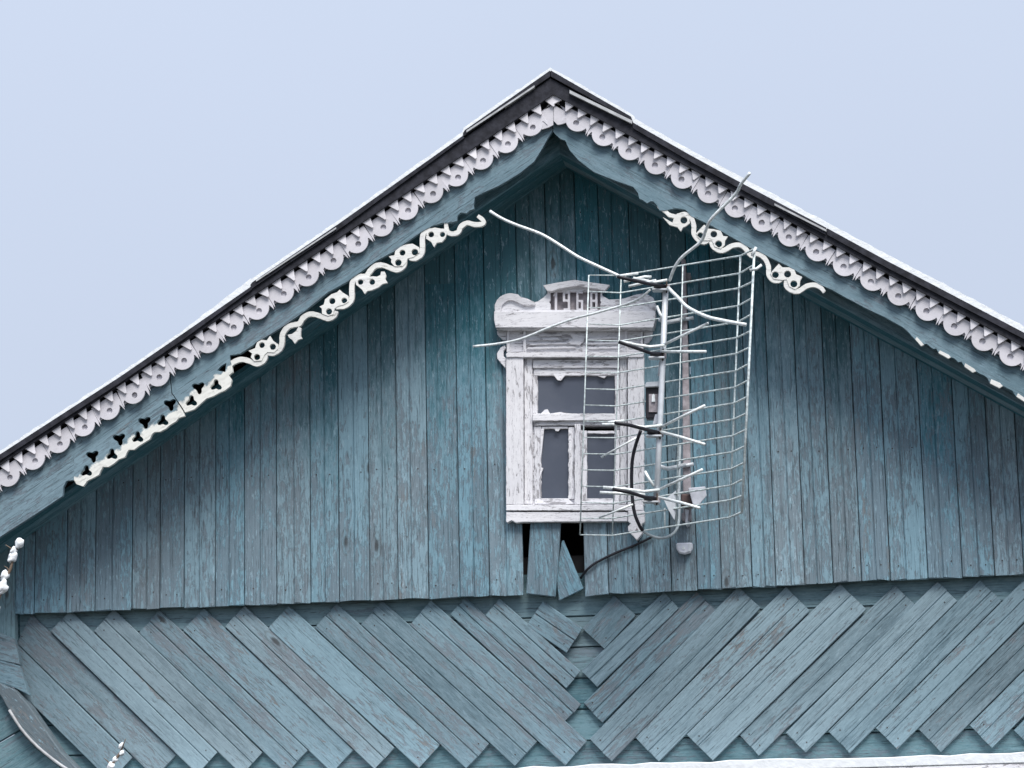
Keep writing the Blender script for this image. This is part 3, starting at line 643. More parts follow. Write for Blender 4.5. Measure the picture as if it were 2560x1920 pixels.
# ---- lace trim under the roof edge: a row of hanging teeth over a row of pierced scallops
YLC = -0.475
def lace(side):
    if side < 0:
        a, b = P2(*lowl[1], YLC), P2(*lowl[0], YLC); f_px = 62.2; first = 1309
        u0 = P2(*topl(first, 0), YLC)
    else:
        a, b = P2(*lowr[0], YLC), P2(*lowr[1], YLC); f_px = 65.3; first = 1459
        u0 = P2(*topr(first, 0), YLC)
    d = (b - a).normalized(); n = Vector((-d.y, d.x)); n = n if n.y < 0 else -n     # n points down
    if side < 0: pitch = (P2(*topl(first, 0), YLC) - P2(*topl(first - f_px, 0), YLC)).length
    else: pitch = (P2(*topr(first, 0), YLC) - P2(*topr(first + f_px, 0), YLC)).length
    tp = (P2(*topl(800, 0), YLC) - P2(*topl(832.4, 0), YLC)).length if side < 0 else (P2(*topr(1800, 0), YLC) - P2(*topr(1832.4, 0), YLC)).length
    total = (b - a).length; ang = math.atan2(d.y, d.x)
    if math.cos(ang) < 0: ang += math.pi
    H = 0.122 if side < 0 else 0.112               # full depth of the trim
    top = 0.021 if side < 0 else 0.017
    # backing strip, in the shade behind the holes
    pts = [a + n * (top + .012), b + n * (top + .012), b + n * (H * 0.74), a + n * (H * 0.74)]
    strip = prism('lace_trim', pts, YLC + 0.012, YLC + 0.022, M['lace'], house, ang=ang)
    # one scallop: lobe with a hole, and two little spikes towards the next one
    s_off = (u0 - a).dot(d)
    R0 = pitch * 0.40; cz = H - R0 - 0.002
    prof = [(-pitch / 2, top), (pitch / 2 - .0006, top)]
    prof += [(pitch / 2 - .0006, cz + R0 * 0.50), (pitch / 2 - 0.002, cz + R0 * 0.84), (pitch * 0.44, cz + R0 * 0.42)]
    for kk in range(0, 13):
        t = R(18 + 144 * kk / 12); prof.append((R0 * math.cos(t), cz + R0 * math.sin(t)))
    prof += [(-pitch * 0.415, cz + R0 * 0.40), (-pitch * 0.455, cz + R0 * 0.86), (-pitch / 2, cz + R0 * 0.50)]
    hole = [(R0 * 0.26 * math.cos(2 * math.pi * kk / 10), cz + R0 * 0.28 + R0 * 0.26 * math.sin(2 * math.pi * kk / 10)) for kk in range(10)]
    mesh = None
    tmesh = None
    i0 = -int(s_off / pitch) - 1; i = i0
    r = random.Random(3)
    while True:
        s_c = s_off + i * pitch; i += 1
        if s_c > total: break
        if s_c - pitch / 2 < -0.01:
            continue
        o_ = a + d * s_c
        if mesh is None:
            P_ = [d * x_ + n * z_ for x_, z_ in prof]; Hh = [[d * x_ + n * z_ for x_, z_ in hole]]
            ob = prism('scallop', [o_ + p for p in P_], YLC, YLC + 0.011, M['lace'], strip, [[o_ + p for p in h] for h in Hh], ang)
            mesh = ob.data; base = Vector((ob.location.x, ob.location.z)) - o_
        else:
            ob = bpy.data.objects.new('scallop', mesh); C.objects.link(ob); ob.parent = strip
        ob.location = (o_.x + base.x, YLC + r.uniform(-.002, .002), o_.y + base.y)
        ob.rotation_euler = (r.gauss(0, .02), -ang + r.gauss(0, 0.022), r.gauss(0, .02))
        if side < 0 and abs(o_.x - P2(330, 940, YLC).x) < pitch * 0.4: ob.rotation_euler.y += 0.14; ob.location.z -= 0.006; ob.location.y -= 0.006
        ob.scale = (r.uniform(.985, 1.0), 1, r.uniform(.95, 1.03))
    # short scallop at the ridge
    x1 = s_off + i0 * pitch
    s_e = s_off - pitch * (int(s_off / pitch)) - pitch / 2 if False else None
    tw = tp * 0.38; th_ = 0.055 if side < 0 else 0.047; s_c = tp * 0.35
    while s_c < total:
        o_ = a + d * s_c; s_c += tp
        if tmesh is None:
            tri = [d * -tw, d * tw, d * (tw * 0.12) + n * th_, d * (-tw * 0.12) + n * th_]
            ob = prism('tooth', [o_ + p for p in tri], YLC - 0.014, YLC - 0.003, M['tooth'], strip, (), ang, bev=0.0015)
            tmesh = ob.data; base = Vector((ob.location.x, ob.location.z)) - o_
        else:
            ob = bpy.data.objects.new('tooth', tmesh); C.objects.link(ob); ob.parent = strip
        ob.location = (o_.x + base.x, YLC - 0.014 + r.uniform(-.001, .001), o_.y + base.y - .002)
        ob.rotation_euler = (r.gauss(0, 0.05), -ang + r.gauss(0, 0.05), r.gauss(0, .04)); ob.scale = (r.uniform(.88, 1.06), 1, r.uniform(.86, 1.06))
    nest(strip)
    return strip
ll = lace(-1); lr = lace(1)
pxprism('ridge_scallop', [(1383, 262), (1383, 312), (1372, 318), (1356, 323), (1343, 321), (1337, 312), (1343, 300), (1352, 280)], YLC + 0.0005, 0.011, M['lace'], ll)
pxprism('ridge_scallop', [(1384, 262), (1384, 302), (1394, 312), (1405, 310), (1416, 306), (1424, 318), (1428, 300), (1412, 278)], YLC + 0.0005, 0.011, M['lace'], lr)
nest(ll); nest(lr)

# ---- left foot of the roof: corner board, curved bracket boards and the eave end
pxprism('corner_board', [(-75, 1385), (-10, 1345), (34, 1350), (37, 1600), (-75, 1580)], -0.062, 0.055, M['back'], house, ang=R(90), bev=0.003)
brk = pxprism('eave_bracket', smooth_px if False else [(-110, 1555), (0, 1581), (34, 1596), (44, 1630), (49, 1662), (-110, 1625)], -0.085, 0.05, M['diag'], house, ang=R(-18), bev=0.003)
pxprism('bracket_board', [(-110, 1628), (0, 1648), (49, 1665), (60, 1700), (72, 1738), (37, 1720), (-110, 1680)], -0.082, 0.05, M['diag'], brk, ang=R(-18), bev=0.003)
lowc = [tuple(p) for p in smooth([(-60, 1712), (-20, 1722), (0, 1738), (22, 1777), (52, 1824), (93, 1869), (150, 1914), (215, 1955)], 3)]
pxprism('bracket_board', [(-60, 1690), (0, 1708), (37, 1724), (72, 1764), (112, 1822), (152, 1880), (222, 1950)] + lowc[::-1], -0.115, 0.09, M['curl'], brk, ang=R(-45), bev=0.004)
rim = [P(a + 1, b - 2, -0.118) for a, b in lowc[9:]]
tube('bare_rim', rim, 0.007, M['light_line'], brk, 6)
pxprism('eave_end_board', [(-110, 1600), (0, 1690), (40, 1770), (50, 1824), (0, 1853), (-110, 1915)], -0.07, 0.03, M['back'], brk, ang=R(30), bev=0.003)
pxprism('eave_end_board', [(-110, 1919), (0, 1857), (51, 1828), (93, 1872), (150, 1917), (200, 1960), (-110, 1990)], -0.07, 0.03, M['back'], brk, ang=R(30), bev=0.003)
nest(brk)

# ---- attic window
YW = -0.070
c7, s7 = (1180, 660), 4.608; c8, s8 = (1180, 1000), 4.608; c9, s9 = (1220, 680), 5.027
def rect(x0, y0, x1, y1): return [(x0, y1), (x1, y1), (x1, y0), (x0, y0)]
win = pxprism('window', rect(1308, 896, 1568, 1262), YW + 0.030, 0.09, M['white'], house, holes=[rect(1343, 938, 1538, 1034), rect(1346, 1064, 1536, 1246)])
win['label'] = 'small white attic window with carved crown dated 1968'
def wp(name, pts, y0, th, mat='white', holes=(), rag=0.5, ang=0.0, seed=0, bev=0.002):
    if rag: pts = ragged(pts, rag * 0.5, 6, seed or len(name) + int(pts[0][0]))
    return pxprism(name, pts, y0, th, M[mat], win, holes, ang, bev if not holes else 0)
wp('side_casing', rect(1265, 893, 1308, 1261), YW - 0.012, 0.055, 'casing', ang=R(90))
wp('side_casing', rect(1569, 893, 1610, 1262), YW - 0.012, 0.055, 'casing', ang=R(90))
wp('jamb', rect(1311, 895, 1331, 1260), YW + 0.012, 0.05, 'white', ang=R(90))
wp('jamb', rect(1550, 895, 1567, 1260), YW + 0.012, 0.05, 'white', ang=R(90))
wp('frame_head', rect(1332, 899, 1549, 920), YW + 0.010, 0.05, 'white')
wp('sash_rail', rect(1334, 921, 1549, 939), YW + 0.020, 0.04, 'white', rag=0.7)
wp('sash_stile', rect(1332, 939, 1344, 1034), YW + 0.021, 0.04, 'white', ang=R(90), rag=0.9)
wp('sash_stile', rect(1537, 939, 1549, 1034), YW + 0.021, 0.04, 'white', ang=R(90), rag=0.9)
wp('transom', [(1331, 1052), (1550, 1050), (1550, 1034), (1331, 1034)], YW - 0.004, 0.06, 'casing', rag=0.9)
wp('transom_lip', [(1334, 1064), (1549, 1063), (1549, 1051.5), (1334, 1052.5)], YW + 0.012, 0.05, 'white', rag=0.4)
wp('sash_stile', rect(1335, 1065, 1353, 1248), YW + 0.019, 0.04, 'white', ang=R(90), rag=1.3)
wp('sash_stile', rect(1421, 1068, 1435, 1248), YW + 0.018, 0.04, 'white', ang=R(90), rag=1.2)
wp('mullion', rect(1436, 1060, 1451, 1261), YW + 0.002, 0.05, 'casing', ang=R(90), rag=0.6)
wp('sash_stile', rect(1452, 1076, 1467, 1252), YW + 0.018, 0.04, 'white', ang=R(90), rag=0.9)
wp('sash_stile', rect(1537, 1075, 1549, 1252), YW + 0.018, 0.04, 'white', ang=R(90), rag=0.9)
wp('sash_rail', rect(1354, 1066, 1420, 1072), YW + 0.020, 0.04, 'white', rag=0.8)
wp('sash_rail', rect(1468, 1077, 1536, 1084), YW + 0.020, 0.04, 'white', rag=0.5)
wp('sash_rail', [(1336, 1260), (1435, 1260), (1421, 1246), (1336, 1248)], YW + 0.017, 0.04, 'white', rag=0.9)
wp('sash_rail', rect(1453, 1252, 1549, 1260), YW + 0.017, 0.04, 'white', rag=0.6)
for nm, rc in (('pane', rect(1338, 934, 1545, 1040)), ('pane', rect(1348, 1066, 1426, 1252)), ('pane', rect(1462, 1079, 1542, 1256))):
    pxprism(nm, rc, YW + 0.038, 0.004, M['glass'], win)
box('dark_room', P(1330, 1268, 0.1) , P(1556, 925, 0.1) + Vector((0, 0.01, 0)), M['dark'], win, 0) if False else None
# sill and apron
wp('sill', rect(1265, 1262, 1608, 1276), YW - 0.016, 0.07, 'casing', rag=0.7)
wp('apron', [(1265, 1304), (1268, 1307), (1279, 1301), (1290, 1307), (1305, 1305), (1569, 1303), (1569, 1280), (1265, 1280)], YW - 0.010, 0.05, 'casing', rag=0.4)
pend = wp('pendant', [(1570, 1277), (1611, 1277), (1611, 1306), (1604, 1310), (1607, 1332), (1592, 1350), (1570, 1327), (1570, 1316), (1577, 1309), (1570, 1304)], YW - 0.022, 0.05, 'casing', rag=0.3)
pxprism('bare_spot', [(1588, 1326), (1592, 1319), (1596, 1325)], YW - 0.025, 0.004, M['wood'], win)
# frieze between the capitals
wp('frieze', rect(1268, 826, 1608, 880), YW + 0.004, 0.05, 'white', rag=0.5)
for i, (y0_, y1_, x0_, x1_) in enumerate(((836, 841, 1345, 1405), (846, 851, 1320, 1398), (843, 848, 1470, 1545), (858, 862, 1322, 1420), (856, 861, 1462, 1548), (867, 872, 1316, 1440), (868, 872, 1470, 1545))):
    wp('peeling_strip', [(x0_, y1_ + 1), (x1_, y1_ - 1), (x1_ - 3, y0_ - 1), (x0_ + 4, y0_ + 1)], YW - 0.006, 0.012, 'casing', rag=0.8, seed=i + 60)
wp('carved_boss', zc(c7, s7, [(1080, 920), (1160, 860), (1120, 800), (1200, 810), (1300, 830), (1280, 900), (1230, 940)]), YW - 0.008, 0.014, 'casing', rag=0)
for x0_, x1_ in ((1266, 1274), (1307, 1315), (1561, 1569), (1601, 1608)):
    wp('capital_post', [(x0_, 880), (x1_, 880), (x1_ - 1, 830), ((x0_ + x1_) / 2, 823), (x0_ + 1, 830)], YW - 0.010, 0.03, 'casing', ang=R(90), rag=0.3)
wp('frieze_moulding', [(1266, 893), (1608, 893), (1610, 884), (1600, 880), (1268, 881), (1264, 886)], YW - 0.020, 0.07, 'casing', rag=0.7)
wp('scroll_ear', zc(c7, s7, [(285, 770), (398, 770), (398, 885), (350, 872), (318, 840), (290, 810)]), YW + 0.006, 0.03, 'casing', rag=0.3)
wp('scroll_ear', [(1609, 827), (1632, 826), (1630, 845), (1622, 856), (1609, 862)], YW + 0.006, 0.03, 'casing', rag=0.3)
wp('scroll_ear', zc(c7, s7, [(380, 935), (330, 960), (285, 1030), (290, 1090), (330, 1140), (388, 1205), (392, 1090), (362, 1060), (362, 1000), (392, 970)]), YW + 0.002, 0.025, 'casing', rag=0)
# cornice and crown
wp('cornice', [(1239, 819), (1633, 819), (1638, 800), (1639, 778), (1235, 778), (1235, 800)], YW - 0.060, 0.11, 'casing', rag=0.4)
wp('cornice_lip', [(1241, 824), (1631, 824), (1631, 820), (1241, 820)], YW - 0.040, 0.09, 'white', rag=0.2)
crown = zc(c7, s7, [(262, 548), (262, 470), (290, 410), (370, 352), (450, 336), (530, 350), (560, 380), (640, 400), (720, 440), (760, 430), (830, 380), (868, 340), (870, 300), (840, 262), (1000, 232), (1190, 205), (1400, 232), (1560, 262), (1530, 310), (1490, 340), (1510, 370), (1580, 410), (1700, 405),
                    (1760, 395), (1900, 350), (2000, 338), (2090, 390), (2125, 480), (2110, 548)])
opening = zc(c9, s9, [(785, 248), (815, 245), (1390, 245), (1415, 258), (1412, 360), (1425, 380), (1412, 400), (1412, 476), (785, 476), (785, 400), (765, 375), (785, 350)])
pxprism('crown', crown, YW - 0.022, 0.026, M['casing'], win, holes=[opening])
pxprism('date_recess', zc(c9, s9, [(755, 235), (1435, 235), (1435, 490), (755, 490)]), YW + 0.010, 0.012, M['wood'], win)
pxprism('crown_cap', zc(c9, s9, [(690, 168), (870, 132), (1090, 98), (1310, 132), (1530, 162), (1465, 238), (1360, 212), (1100, 176), (885, 214), (800, 246), (742, 236)]), YW - 0.050, 0.03, M['casing'], win, bev=0.002)
pxprism('crown_scroll', [tuple(p) for p in smooth(zc(c9, s9, [(92, 492), (92, 400), (150, 312), (270, 266), (380, 292), (450, 340), (575, 372), (585, 412), (480, 422), (400, 392), (300, 352), (220, 372), (172, 430), (162, 490)]), 3, True)], YW - 0.036, 0.016, M['casing'], win)
pxprism('crown_scroll', [tuple(p) for p in smooth(zc(c9, s9, [(2085, 492), (2095, 420), (2060, 350), (1990, 300), (1930, 290), (1960, 330), (2010, 380), (2030, 440), (2032, 492)]), 3, True)], YW - 0.036, 0.016, M['casing'], win)
pxprism('crown_scroll', zc(c9, s9, [(1640, 380), (1760, 330), (1880, 285), (1900, 318), (1790, 370), (1690, 420)]), YW - 0.034, 0.014, M['white'], win)
# pierced date: 1 9 6 8 as sawn strokes between top and bottom rails
def strokes(lst):
    for pts in lst: pxprism('numeral', zc(c9, s9, pts), YW - 0.020, 0.016, M['tooth'], win)
def vb(x0, x1, y0=240, y1=482): return [(x0, y1), (x1, y1), (x1, y0), (x0, y0)]
N_ = [vb(838, 868), [(815, 300), (838, 262), (838, 300)],                                       # 1
      vb(1002, 1030), [(940, 370), (968, 370), (968, 245), (940, 245)], [(968.5, 268), (1001.5, 268), (1001.5, 243), (968.5, 243)], [(968.5, 370), (1001.5, 370), (1001.5, 344), (968.5, 344)], [(950, 480), (1001.5, 480), (1001.5, 456), (950, 456)],   # 9
      vb(1110, 1136), [(1168, 482), (1194, 482), (1194, 350), (1168, 350)], [(1136.5, 374), (1167.5, 374), (1167.5, 350), (1136.5, 350)], [(1136.5, 481), (1167.5, 481), (1167.5, 458), (1136.5, 458)], [(1136.5, 266), (1190, 266), (1190, 242), (1136.5, 242)],   # 6
      vb(1284, 1310), vb(1348, 1374), [(1310.5, 266), (1347.5, 266), (1347.5, 242), (1310.5, 242)], [(1310.5, 374), (1347.5, 374), (1347.5, 348), (1310.5, 348)], [(1310.5, 481), (1347.5, 481), (1347.5, 458), (1310.5, 458)]]   # 8
strokes(N_)
# lumps of old putty along the panes
for i, pts in enumerate(([(1385, 939), (1412, 939), (1402, 951), (1394, 950)], [(1495, 940), (1516, 940), (1510, 945)], [(1352, 1072), (1360, 1072), (1354, 1130), (1350, 1150)], [(1352, 1168), (1358, 1170), (1347, 1200)], [(1352, 1034), (1375, 1034), (1369, 1023), (1362, 1024)], [(1375, 1034), (1430, 1034), (1400, 1030)],
                         [(1386, 1072), (1400, 1072), (1396, 1078), (1389, 1077)], [(1502, 1084), (1520, 1084), (1508, 1079)], [(1428, 1072), (1421, 1072), (1422, 1100), (1426, 1160)])):
    pxprism('putty', pts, YW + 0.016, 0.015, M['casing'], win)
nest(win)
adopt(house)

# ------------------------------------------------------------------ wooden antenna pole on the wall
YP = -0.16
pole = pxprism('antenna_pole', [(1703, 648), (1707, 643), (1714, 650), (1722, 960), (1727, 1215), (1728, 1300), (1709, 1300), (1707, 1215), (1706, 960)], YP, 0.035, M['wood'], None, ang=R(90), bev=0.003)
tag(pole, 'grey weathered wooden pole fixed upright beside the attic window', 'pole')
for yy in (690, 1290):
    a = P(1714, yy, YP + 0.034); pxprism('spacer_block', rect(1704, yy - 8, 1726, yy + 8), YP + 0.0352, -YP - 0.0352 - 0.036, M['wood'], pole)
nest(pole)

# ------------------------------------------------------------------ television antenna
ant = empty('television_antenna', P(1650, 1270, -0.50))
tag(ant, 'broad grid television antenna with white whisker rods in front of the attic window', 'antenna')
WR, RR = 0.0042, 0.0068
# reflector: four upright wires and the bent horizontal wires between them
cols = {'a': ((1472, 688), (1450, 1337), -0.36), 'b': ((1553, 690), (1531, 1338), -0.30), 'c': ((1851, 641), (1824, 1293), -0.75), 'd': ((1886, 622), (1855, 1280), -0.92)}
def colpt(c, t):
    a, b, Y = cols[c]; return P(a[0] + (b[0] - a[0]) * t, a[1] + (b[1] - a[1]) * t, Y)
refl = tube('reflector', [colpt('b', 0), colpt('b', 1)], WR * 0.75, M['grid'], ant)
for c in 'acd': tube('upright_wire', [colpt(c, 0), colpt(c, 0.5), colpt(c, 1)], WR * {'a': 0.75, 'c': 1.0, 'd': 1.35}[c], M['grid'], refl)
tm = [(1705, 660), (1700, 1312)]
NW = 17
for i in range(NW):
    t = i / (NW - 1)
    rag_ = [colpt('a', t), colpt('b', t), colpt('c', t), colpt('d', t)]
    j = random.Random(i).uniform(-.004, .004)
    rag_ = [p + Vector((0, 0, j * k_)) for k_, p in zip((0, 1, 1, 0), rag_)]
    tube('cross_wire', rag_, WR * 0.55, M['grid'], refl, 6, WR * 1.3)
tube('upright_wire', [P(1707, 664, -0.545), P(1690, 1316, -0.545)], WR * 0.7, M['grid'], refl, 6)
tube('upright_wire', [P(1662, 1270, -0.50), P(1662, 1322, -0.50)], WR, M['grid'], refl, 6)
nest(refl)
# boom tube and its brackets to the pole
YT = -0.60
tube('boom_tube', [P(1664, 722, YT), P(1657, 900, YT), P(1648, 1100, YT), P(1641, 1262, YT)], 0.0135, M['tube'], ant, 10)
tube('boom_tube', [P(1651, 905, YT + .03), P(1648, 940, YT + .03)], 0.007, M['tube'], ant, 8)
for y_ in (800, 1166):
    br_ = tube('bracket', [P(1650, y_, YT + 0.01), P(1668, y_ + 6, YT + 0.12), P(1690, y_ + 2, YT + 0.28), P(1712, y_ - 4, YP - 0.006)], 0.010, M['tube'], ant, 8)
    tube('bracket_clamp', [P(1698, y_ + 1, YP - 0.012), P(1734, y_ - 6, YP - 0.012)], 0.009, M['tube'], br_, 8); nest(br_)
tube('brace_rod', [P(1612, 1178, YT), P(1622, 1196, YT), P(1635, 1216, YT)], RR, M['rod'], ant)
tube('brace_rod', [P(1642, 765, YT), P(1650, 785, YT), P(1658, 797, YT)], RR, M['rod'], ant)
pxprism('gusset', [(1660, 1250), (1700, 1218), (1686, 1300), (1672, 1276)], YT + 0.06, 0.006, M['tube'], ant)
# four dipole stages: black insulator arm, bright V rods
stages = [
    dict(arm=[(1545, 692), (1580, 700), (1632, 712), (1664, 716)], rods=[[(1541, 691), (1595, 683)], [(1560, 704), (1612, 692), (1628, 692)], [(1572, 716), (1608, 708), (1640, 701)], [(1583, 695), (1636, 706), (1668, 700)]]),
    dict(arm=[(1548, 855), (1590, 870), (1630, 884), (1655, 886)], rods=[[(1655, 864), (1700, 842), (1770, 808)], [(1655, 879), (1700, 879), (1765, 879)], [(1550, 853), (1590, 862), (1625, 867), (1662, 863)], [(1545, 856), (1580, 858)]]),
    dict(arm=[(1538, 1057), (1575, 1063), (1612, 1073), (1648, 1082)], rods=[[(1652, 1068), (1700, 1044), (1762, 1014)], [(1650, 1079), (1700, 1092), (1762, 1111)], [(1505, 1061), (1560, 1061), (1612, 1068), (1655, 1063)], [(1520, 1056), (1560, 1052)], [(1503, 1143), (1592, 1094)]]),
    dict(arm=[(1533, 1223), (1575, 1231), (1612, 1243), (1640, 1247)], rods=[[(1647, 1224), (1700, 1200), (1756, 1174)], [(1645, 1243), (1700, 1256), (1749, 1270)], [(1508, 1218), (1560, 1222), (1609, 1229), (1650, 1224)], [(1500, 1231), (1560, 1234), (1612, 1237)], [(1498, 1294), (1582, 1261)]])]
for s_i, st in enumerate(stages):
    n_ = len(st['arm'])
    arm = tube('insulator_arm', [P(x_, y_, YT - 0.17 * (1 - i / (n_ - 1)) - 0.012) for i, (x_, y_) in enumerate(st['arm'])], 0.0085, M['black'], ant, 8)
    ex = st['arm'][-1]
    pxprism('insulator_block', rect(ex[0] - 30, ex[1] - 7, ex[0] - 4, ex[1] + 4), YT - 0.03, 0.05, M['black'], arm, bev=0.003)
    pxprism('clip', rect(ex[0] - 34, ex[1] + 4.5, ex[0] + 6, ex[1] + 9), YT - 0.035, 0.05, M['tube'], arm, bev=0.002)
    tube('clamp_bolt', [P(ex[0] + 3, ex[1] - 13, YT - .018), P(ex[0] + 2, ex[1] + 16, YT - .018)], 0.0035, M['nail'], arm, 6)
    pxprism('clamp_plate', rect(ex[0] - 6, ex[1] - 5, ex[0] + 11, ex[1] + 10), YT - .016, 0.004, M['wood'], arm, bev=0.001)
    for rd in st['rods']:
        pts = []
        for x_, y_ in rd:
            Yv = YT - 0.02 - (x_ - 1655) / 110 * 0.15 if x_ > 1640 else (YT - 0.02 + (1655 - x_) / 150 * (0.10 if y_ > ex[1] + 10 else -0.09))
            pts.append(P(x_, y_, Yv))
        tube('rod', pts, RR * (0.72 if rd[0][1] > ex[1] + 10 else 1.0), M['rod'], arm, 8)
    nest(arm)
def whisk(pts, Ys, r_, name='whisker_rod'):
    n_ = len(pts); L = [P(x_, y_, Ys[0] + (Ys[1] - Ys[0]) * i / (n_ - 1)) for i, (x_, y_) in enumerate(pts)]
    return tube(name, smooth(L, 4), r_, M['rod'], ant, 8)
whisk([(1225, 528), (1252, 545), (1290, 562), (1352, 585), (1398, 612), (1445, 642), (1500, 668), (1548, 690)], (-0.62, -0.76), RR * 1.05)
whisk([(1875, 432), (1852, 461), (1838, 486), (1780, 545), (1765, 574), (1752, 604), (1707, 641), (1686, 670), (1674, 702)], (-0.98, -0.64), RR * 1.05)
whisk([(1670, 719), (1696, 745), (1719, 768), (1765, 791), (1810, 802), (1865, 812)], (-0.63, -0.90), RR * 1.25)
whisk([(1183, 866), (1240, 860), (1300, 848), (1370, 820), (1430, 798), (1480, 785), (1560, 762), (1600, 745), (1626, 724)], (-0.45, -0.62), RR * 0.85)
tube('rod_stub', [P(1874, 676, -0.95), P(1892, 672, -0.95), P(1904, 662, -0.95)], RR, M['rod'], ant)
tube('rod_stub', [P(1880, 640, -0.93), P(1890, 618, -0.93)], RR, M['rod'], ant)
# amplifier box between window and boom
amp = pxprism('amplifier_box', rect(1614, 968, 1652, 1046), YT + 0.05, 0.06, M['black'], ant, bev=0.004)
pxprism('amplifier_cap', [(1611, 968), (1652, 966), (1649, 953), (1615, 955)], YT + 0.03, 0.09, M['tube'], amp, bev=0.003)
pxprism('circuit_board', rect(1622, 985, 1644, 1030), YT + 0.043, 0.006, M['wood'], amp)
pxprism('capacitor', [(1629, 1004), (1638, 1004), (1637, 988), (1634, 984), (1630, 988)], YT + 0.034, 0.008, M['rod'], amp)
pxprism('cover_flap', [(1632, 1060), (1650, 1058), (1646, 1034), (1638, 1036)], YT + 0.04, 0.01, M['lampw'], amp)
nest(amp)
adopt(ant)

# ------------------------------------------------------------------ cables
cpts = [(1602, 1076, -0.62), (1590, 1110, -0.60), (1581, 1150, -0.58), (1579, 1208, -0.56), (1584, 1271, -0.55), (1596, 1308, -0.54), (1612, 1331, -0.52), (1647, 1345, -0.48), (1676, 1339, -0.44), (1693, 1320, -0.40), (1698, 1285, -0.36), (1698, 1200, -0.30), (1700, 1110, -0.2)]
pp = smooth([P(*c_) for c_ in cpts], 4)
cab = tube('antenna_cable', pp[:24], 0.0078, M['black'], None, 8)
tag(cab, 'antenna lead hanging in a loop, black above and grey below', 'cable')
gcab = tube('grey_length', pp[23:], 0.0066, M['cable'], cab, 8); nest(cab)
c2 = tube('wall_cable', smooth([P(1634, 1340, -0.065), P(1590, 1362, -0.058), P(1540, 1382, -0.058), P(1493, 1405, -0.058), P(1470, 1422, -0.058), P(1458, 1436, -0.035), P(1452, 1445, 0.0)], 4), 0.006, M['black'], None, 8)
tag(c2, 'thin black cable running down the planks into the gap under the window', 'cable')

# ------------------------------------------------------------------ lamp and junction box
lamp = pxprism('wall_lamp', [(1702, 1264), (1732, 1264), (1732, 1236), (1702, 1234)], -0.22, 0.10, M['brown'], None, bev=0.006)
tag(lamp, 'small outdoor lamp with pale flared hood on brown body beside the antenna', 'lamp')
def hood():
    bm = bmesh.new()
    A = [P(*p, -0.26) for p in ((1720, 1220), (1764, 1216), (1767, 1240), (1748, 1262), (1732, 1262))]
    B = [P(*p, -0.14) for p in ((1726, 1224), (1752, 1222), (1752, 1240), (1742, 1256), (1734, 1256))]
    o0 = A[0].copy()
    va = [bm.verts.new(p - o0) for p in A]; vb_ = [bm.verts.new(p - o0) for p in B]
    bm.faces.new(va); bm.faces.new(vb_[::-1])
    for i in range(5): bm.faces.new((va[i - 1], va[i], vb_[i], vb_[i - 1]))
    bmesh.ops.bevel(bm, geom=list(bm.edges), offset=0.003, segments=1, affect='EDGES')
    return link('lamp_hood', bm_mesh('lamp_hood', bm), M['lampw'], lamp, o0)
hood(); tube('lamp_arm', [P(1696, 1232, -0.15), P(1726, 1232, -0.2)], 0.006, M['tube'], lamp)
pxprism('lamp_bracket', [(1712, 1272), (1722, 1275), (1719, 1306), (1713, 1310), (1714, 1290)], -0.17, 0.13, M['lampw'], lamp)
nest(lamp)
jb = pxprism('junction_box', [(1690, 1357), (1731, 1356), (1731, 1370), (1726, 1381), (1712, 1385), (1697, 1382), (1691, 1372)], -0.083, 0.034, M['lampw'], None, bev=0.006)
tag(jb, 'small grey rounded junction box screwed to the planks below the lamp', 'junction box')
pxprism('cover_screw', circ(1709, 1370, 4, 8), -0.087, 0.006, M['rod'], jb)
pxprism('cable_gland', rect(1720, 1360, 1727, 1378), -0.088, 0.007, M['tube'], jb); nest(jb)

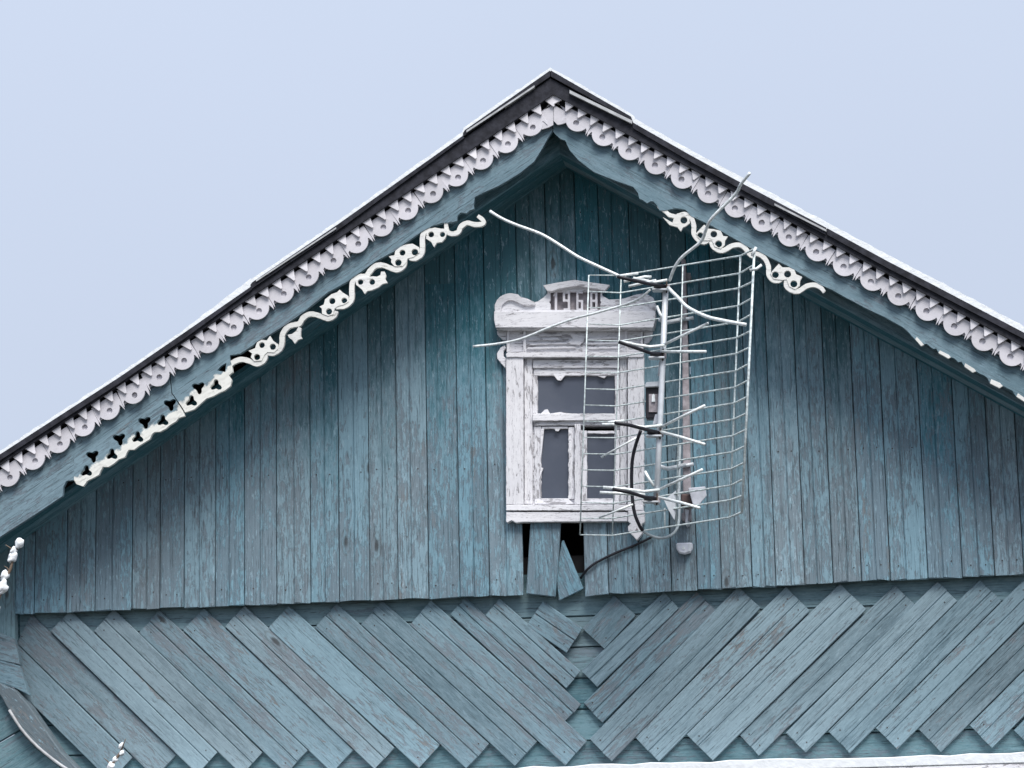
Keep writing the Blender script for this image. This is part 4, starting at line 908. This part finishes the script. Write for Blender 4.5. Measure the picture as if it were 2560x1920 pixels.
# ------------------------------------------------------------------ snow-tipped shrubs at the corner
from mathutils import noise as mnoise
def clump(bm, c, r, seed, axis):
    res = bmesh.ops.create_icosphere(bm, subdivisions=3, radius=1.0); sv = Vector((seed * 3.7, seed * 1.3, 0))
    for v_ in res['verts']:
        p = v_.co.copy(); k = 1 + 0.45 * mnoise.noise(p * 1.3 + sv) + 0.12 * mnoise.noise(p * 2.8 + sv)
        p = p * k; p += axis * p.dot(axis) * 0.55
        if p.z < 0: p.z *= 0.7
        v_.co = p * r + c
def shrub(tips, blobs, Y, gx, label, seed):
    base = Vector((gx, Y - 0.05, 0)); sh = empty('bare_shrub', base); tag(sh, label, 'shrub', 'bare shrubs at the house corner')
    rr = random.Random(seed); top = [P(x_, y_, Y) for x_, y_ in tips]
    mid = base.lerp(top[-1], 0.55) + Vector((-0.08, 0.05, 0.05))
    tube('stem', smooth([base, base.lerp(mid, .5) + Vector((.05, 0, 0)), mid] + top[::-1], 3), 0.016, M['bark'], sh, 6, 0.0035)
    for k in range(5):
        a = base + Vector((rr.uniform(-.05, .05), rr.uniform(-.05, .05), 0)); b = Vector((gx - rr.uniform(0.25, 0.7), Y + rr.uniform(-.4, .4), rr.uniform(1.2, min(2.2, top[0].z - .3))))
        tube('stem', smooth([a, a.lerp(b, .5) + Vector((.08, 0, .1)), b], 3), 0.012, M['bark'], sh, 6, 0.003)
    for i in range(1, len(top) - 1, 2):
        e = top[i] + Vector((rr.choice((-1, 1)) * rr.uniform(.02, .045), rr.uniform(-.03, .03), rr.uniform(.02, .06)))
        tube('twig', [top[i], top[i].lerp(e, .5) + Vector((0, 0, .004)), e], 0.0035, M['bark'], sh, 5, 0.0015)
    for i, (x_, y_, r_) in enumerate(blobs):
        bm = bmesh.new(); p = P(x_, y_, Y)
        ax = (top[0] - top[min(4, len(top) - 1)]).normalized()
        clump(bm, Vector((0, 0, 0)), r_ * PX * 0.92, seed * 50 + i, ax)
        link('snow_clump', bm_mesh('snow_clump', bm, True), M['snow'], sh, p)
    adopt(sh)
shrub([(50, 1356), (38, 1382), (30, 1408), (24, 1428), (10, 1450), (2, 1476), (-14, 1530), (-40, 1640), (-60, 1760)], [(49, 1361, 10), (34, 1378, 8), (30, 1396, 11), (12, 1441, 10), (6, 1470, 13), (2, 1478, 9), (-14, 1530, 12)], -1.3, P(-150, 1900, -1.3).x,
      'bare shrub with snow-tipped twigs rising to the roof foot', 4)
shrub([(304, 1860), (303, 1878), (292, 1894), (278, 1915), (262, 1950), (230, 2040)], [(303, 1866, 6), (304, 1884, 5.5), (287, 1900, 6), (277, 1917, 8), (262, 1950, 10)], -1.3, P(170, 2400, -1.3).x,
      'low bare shrub whose snowy tip crosses the slanting planks', 9)

settle()
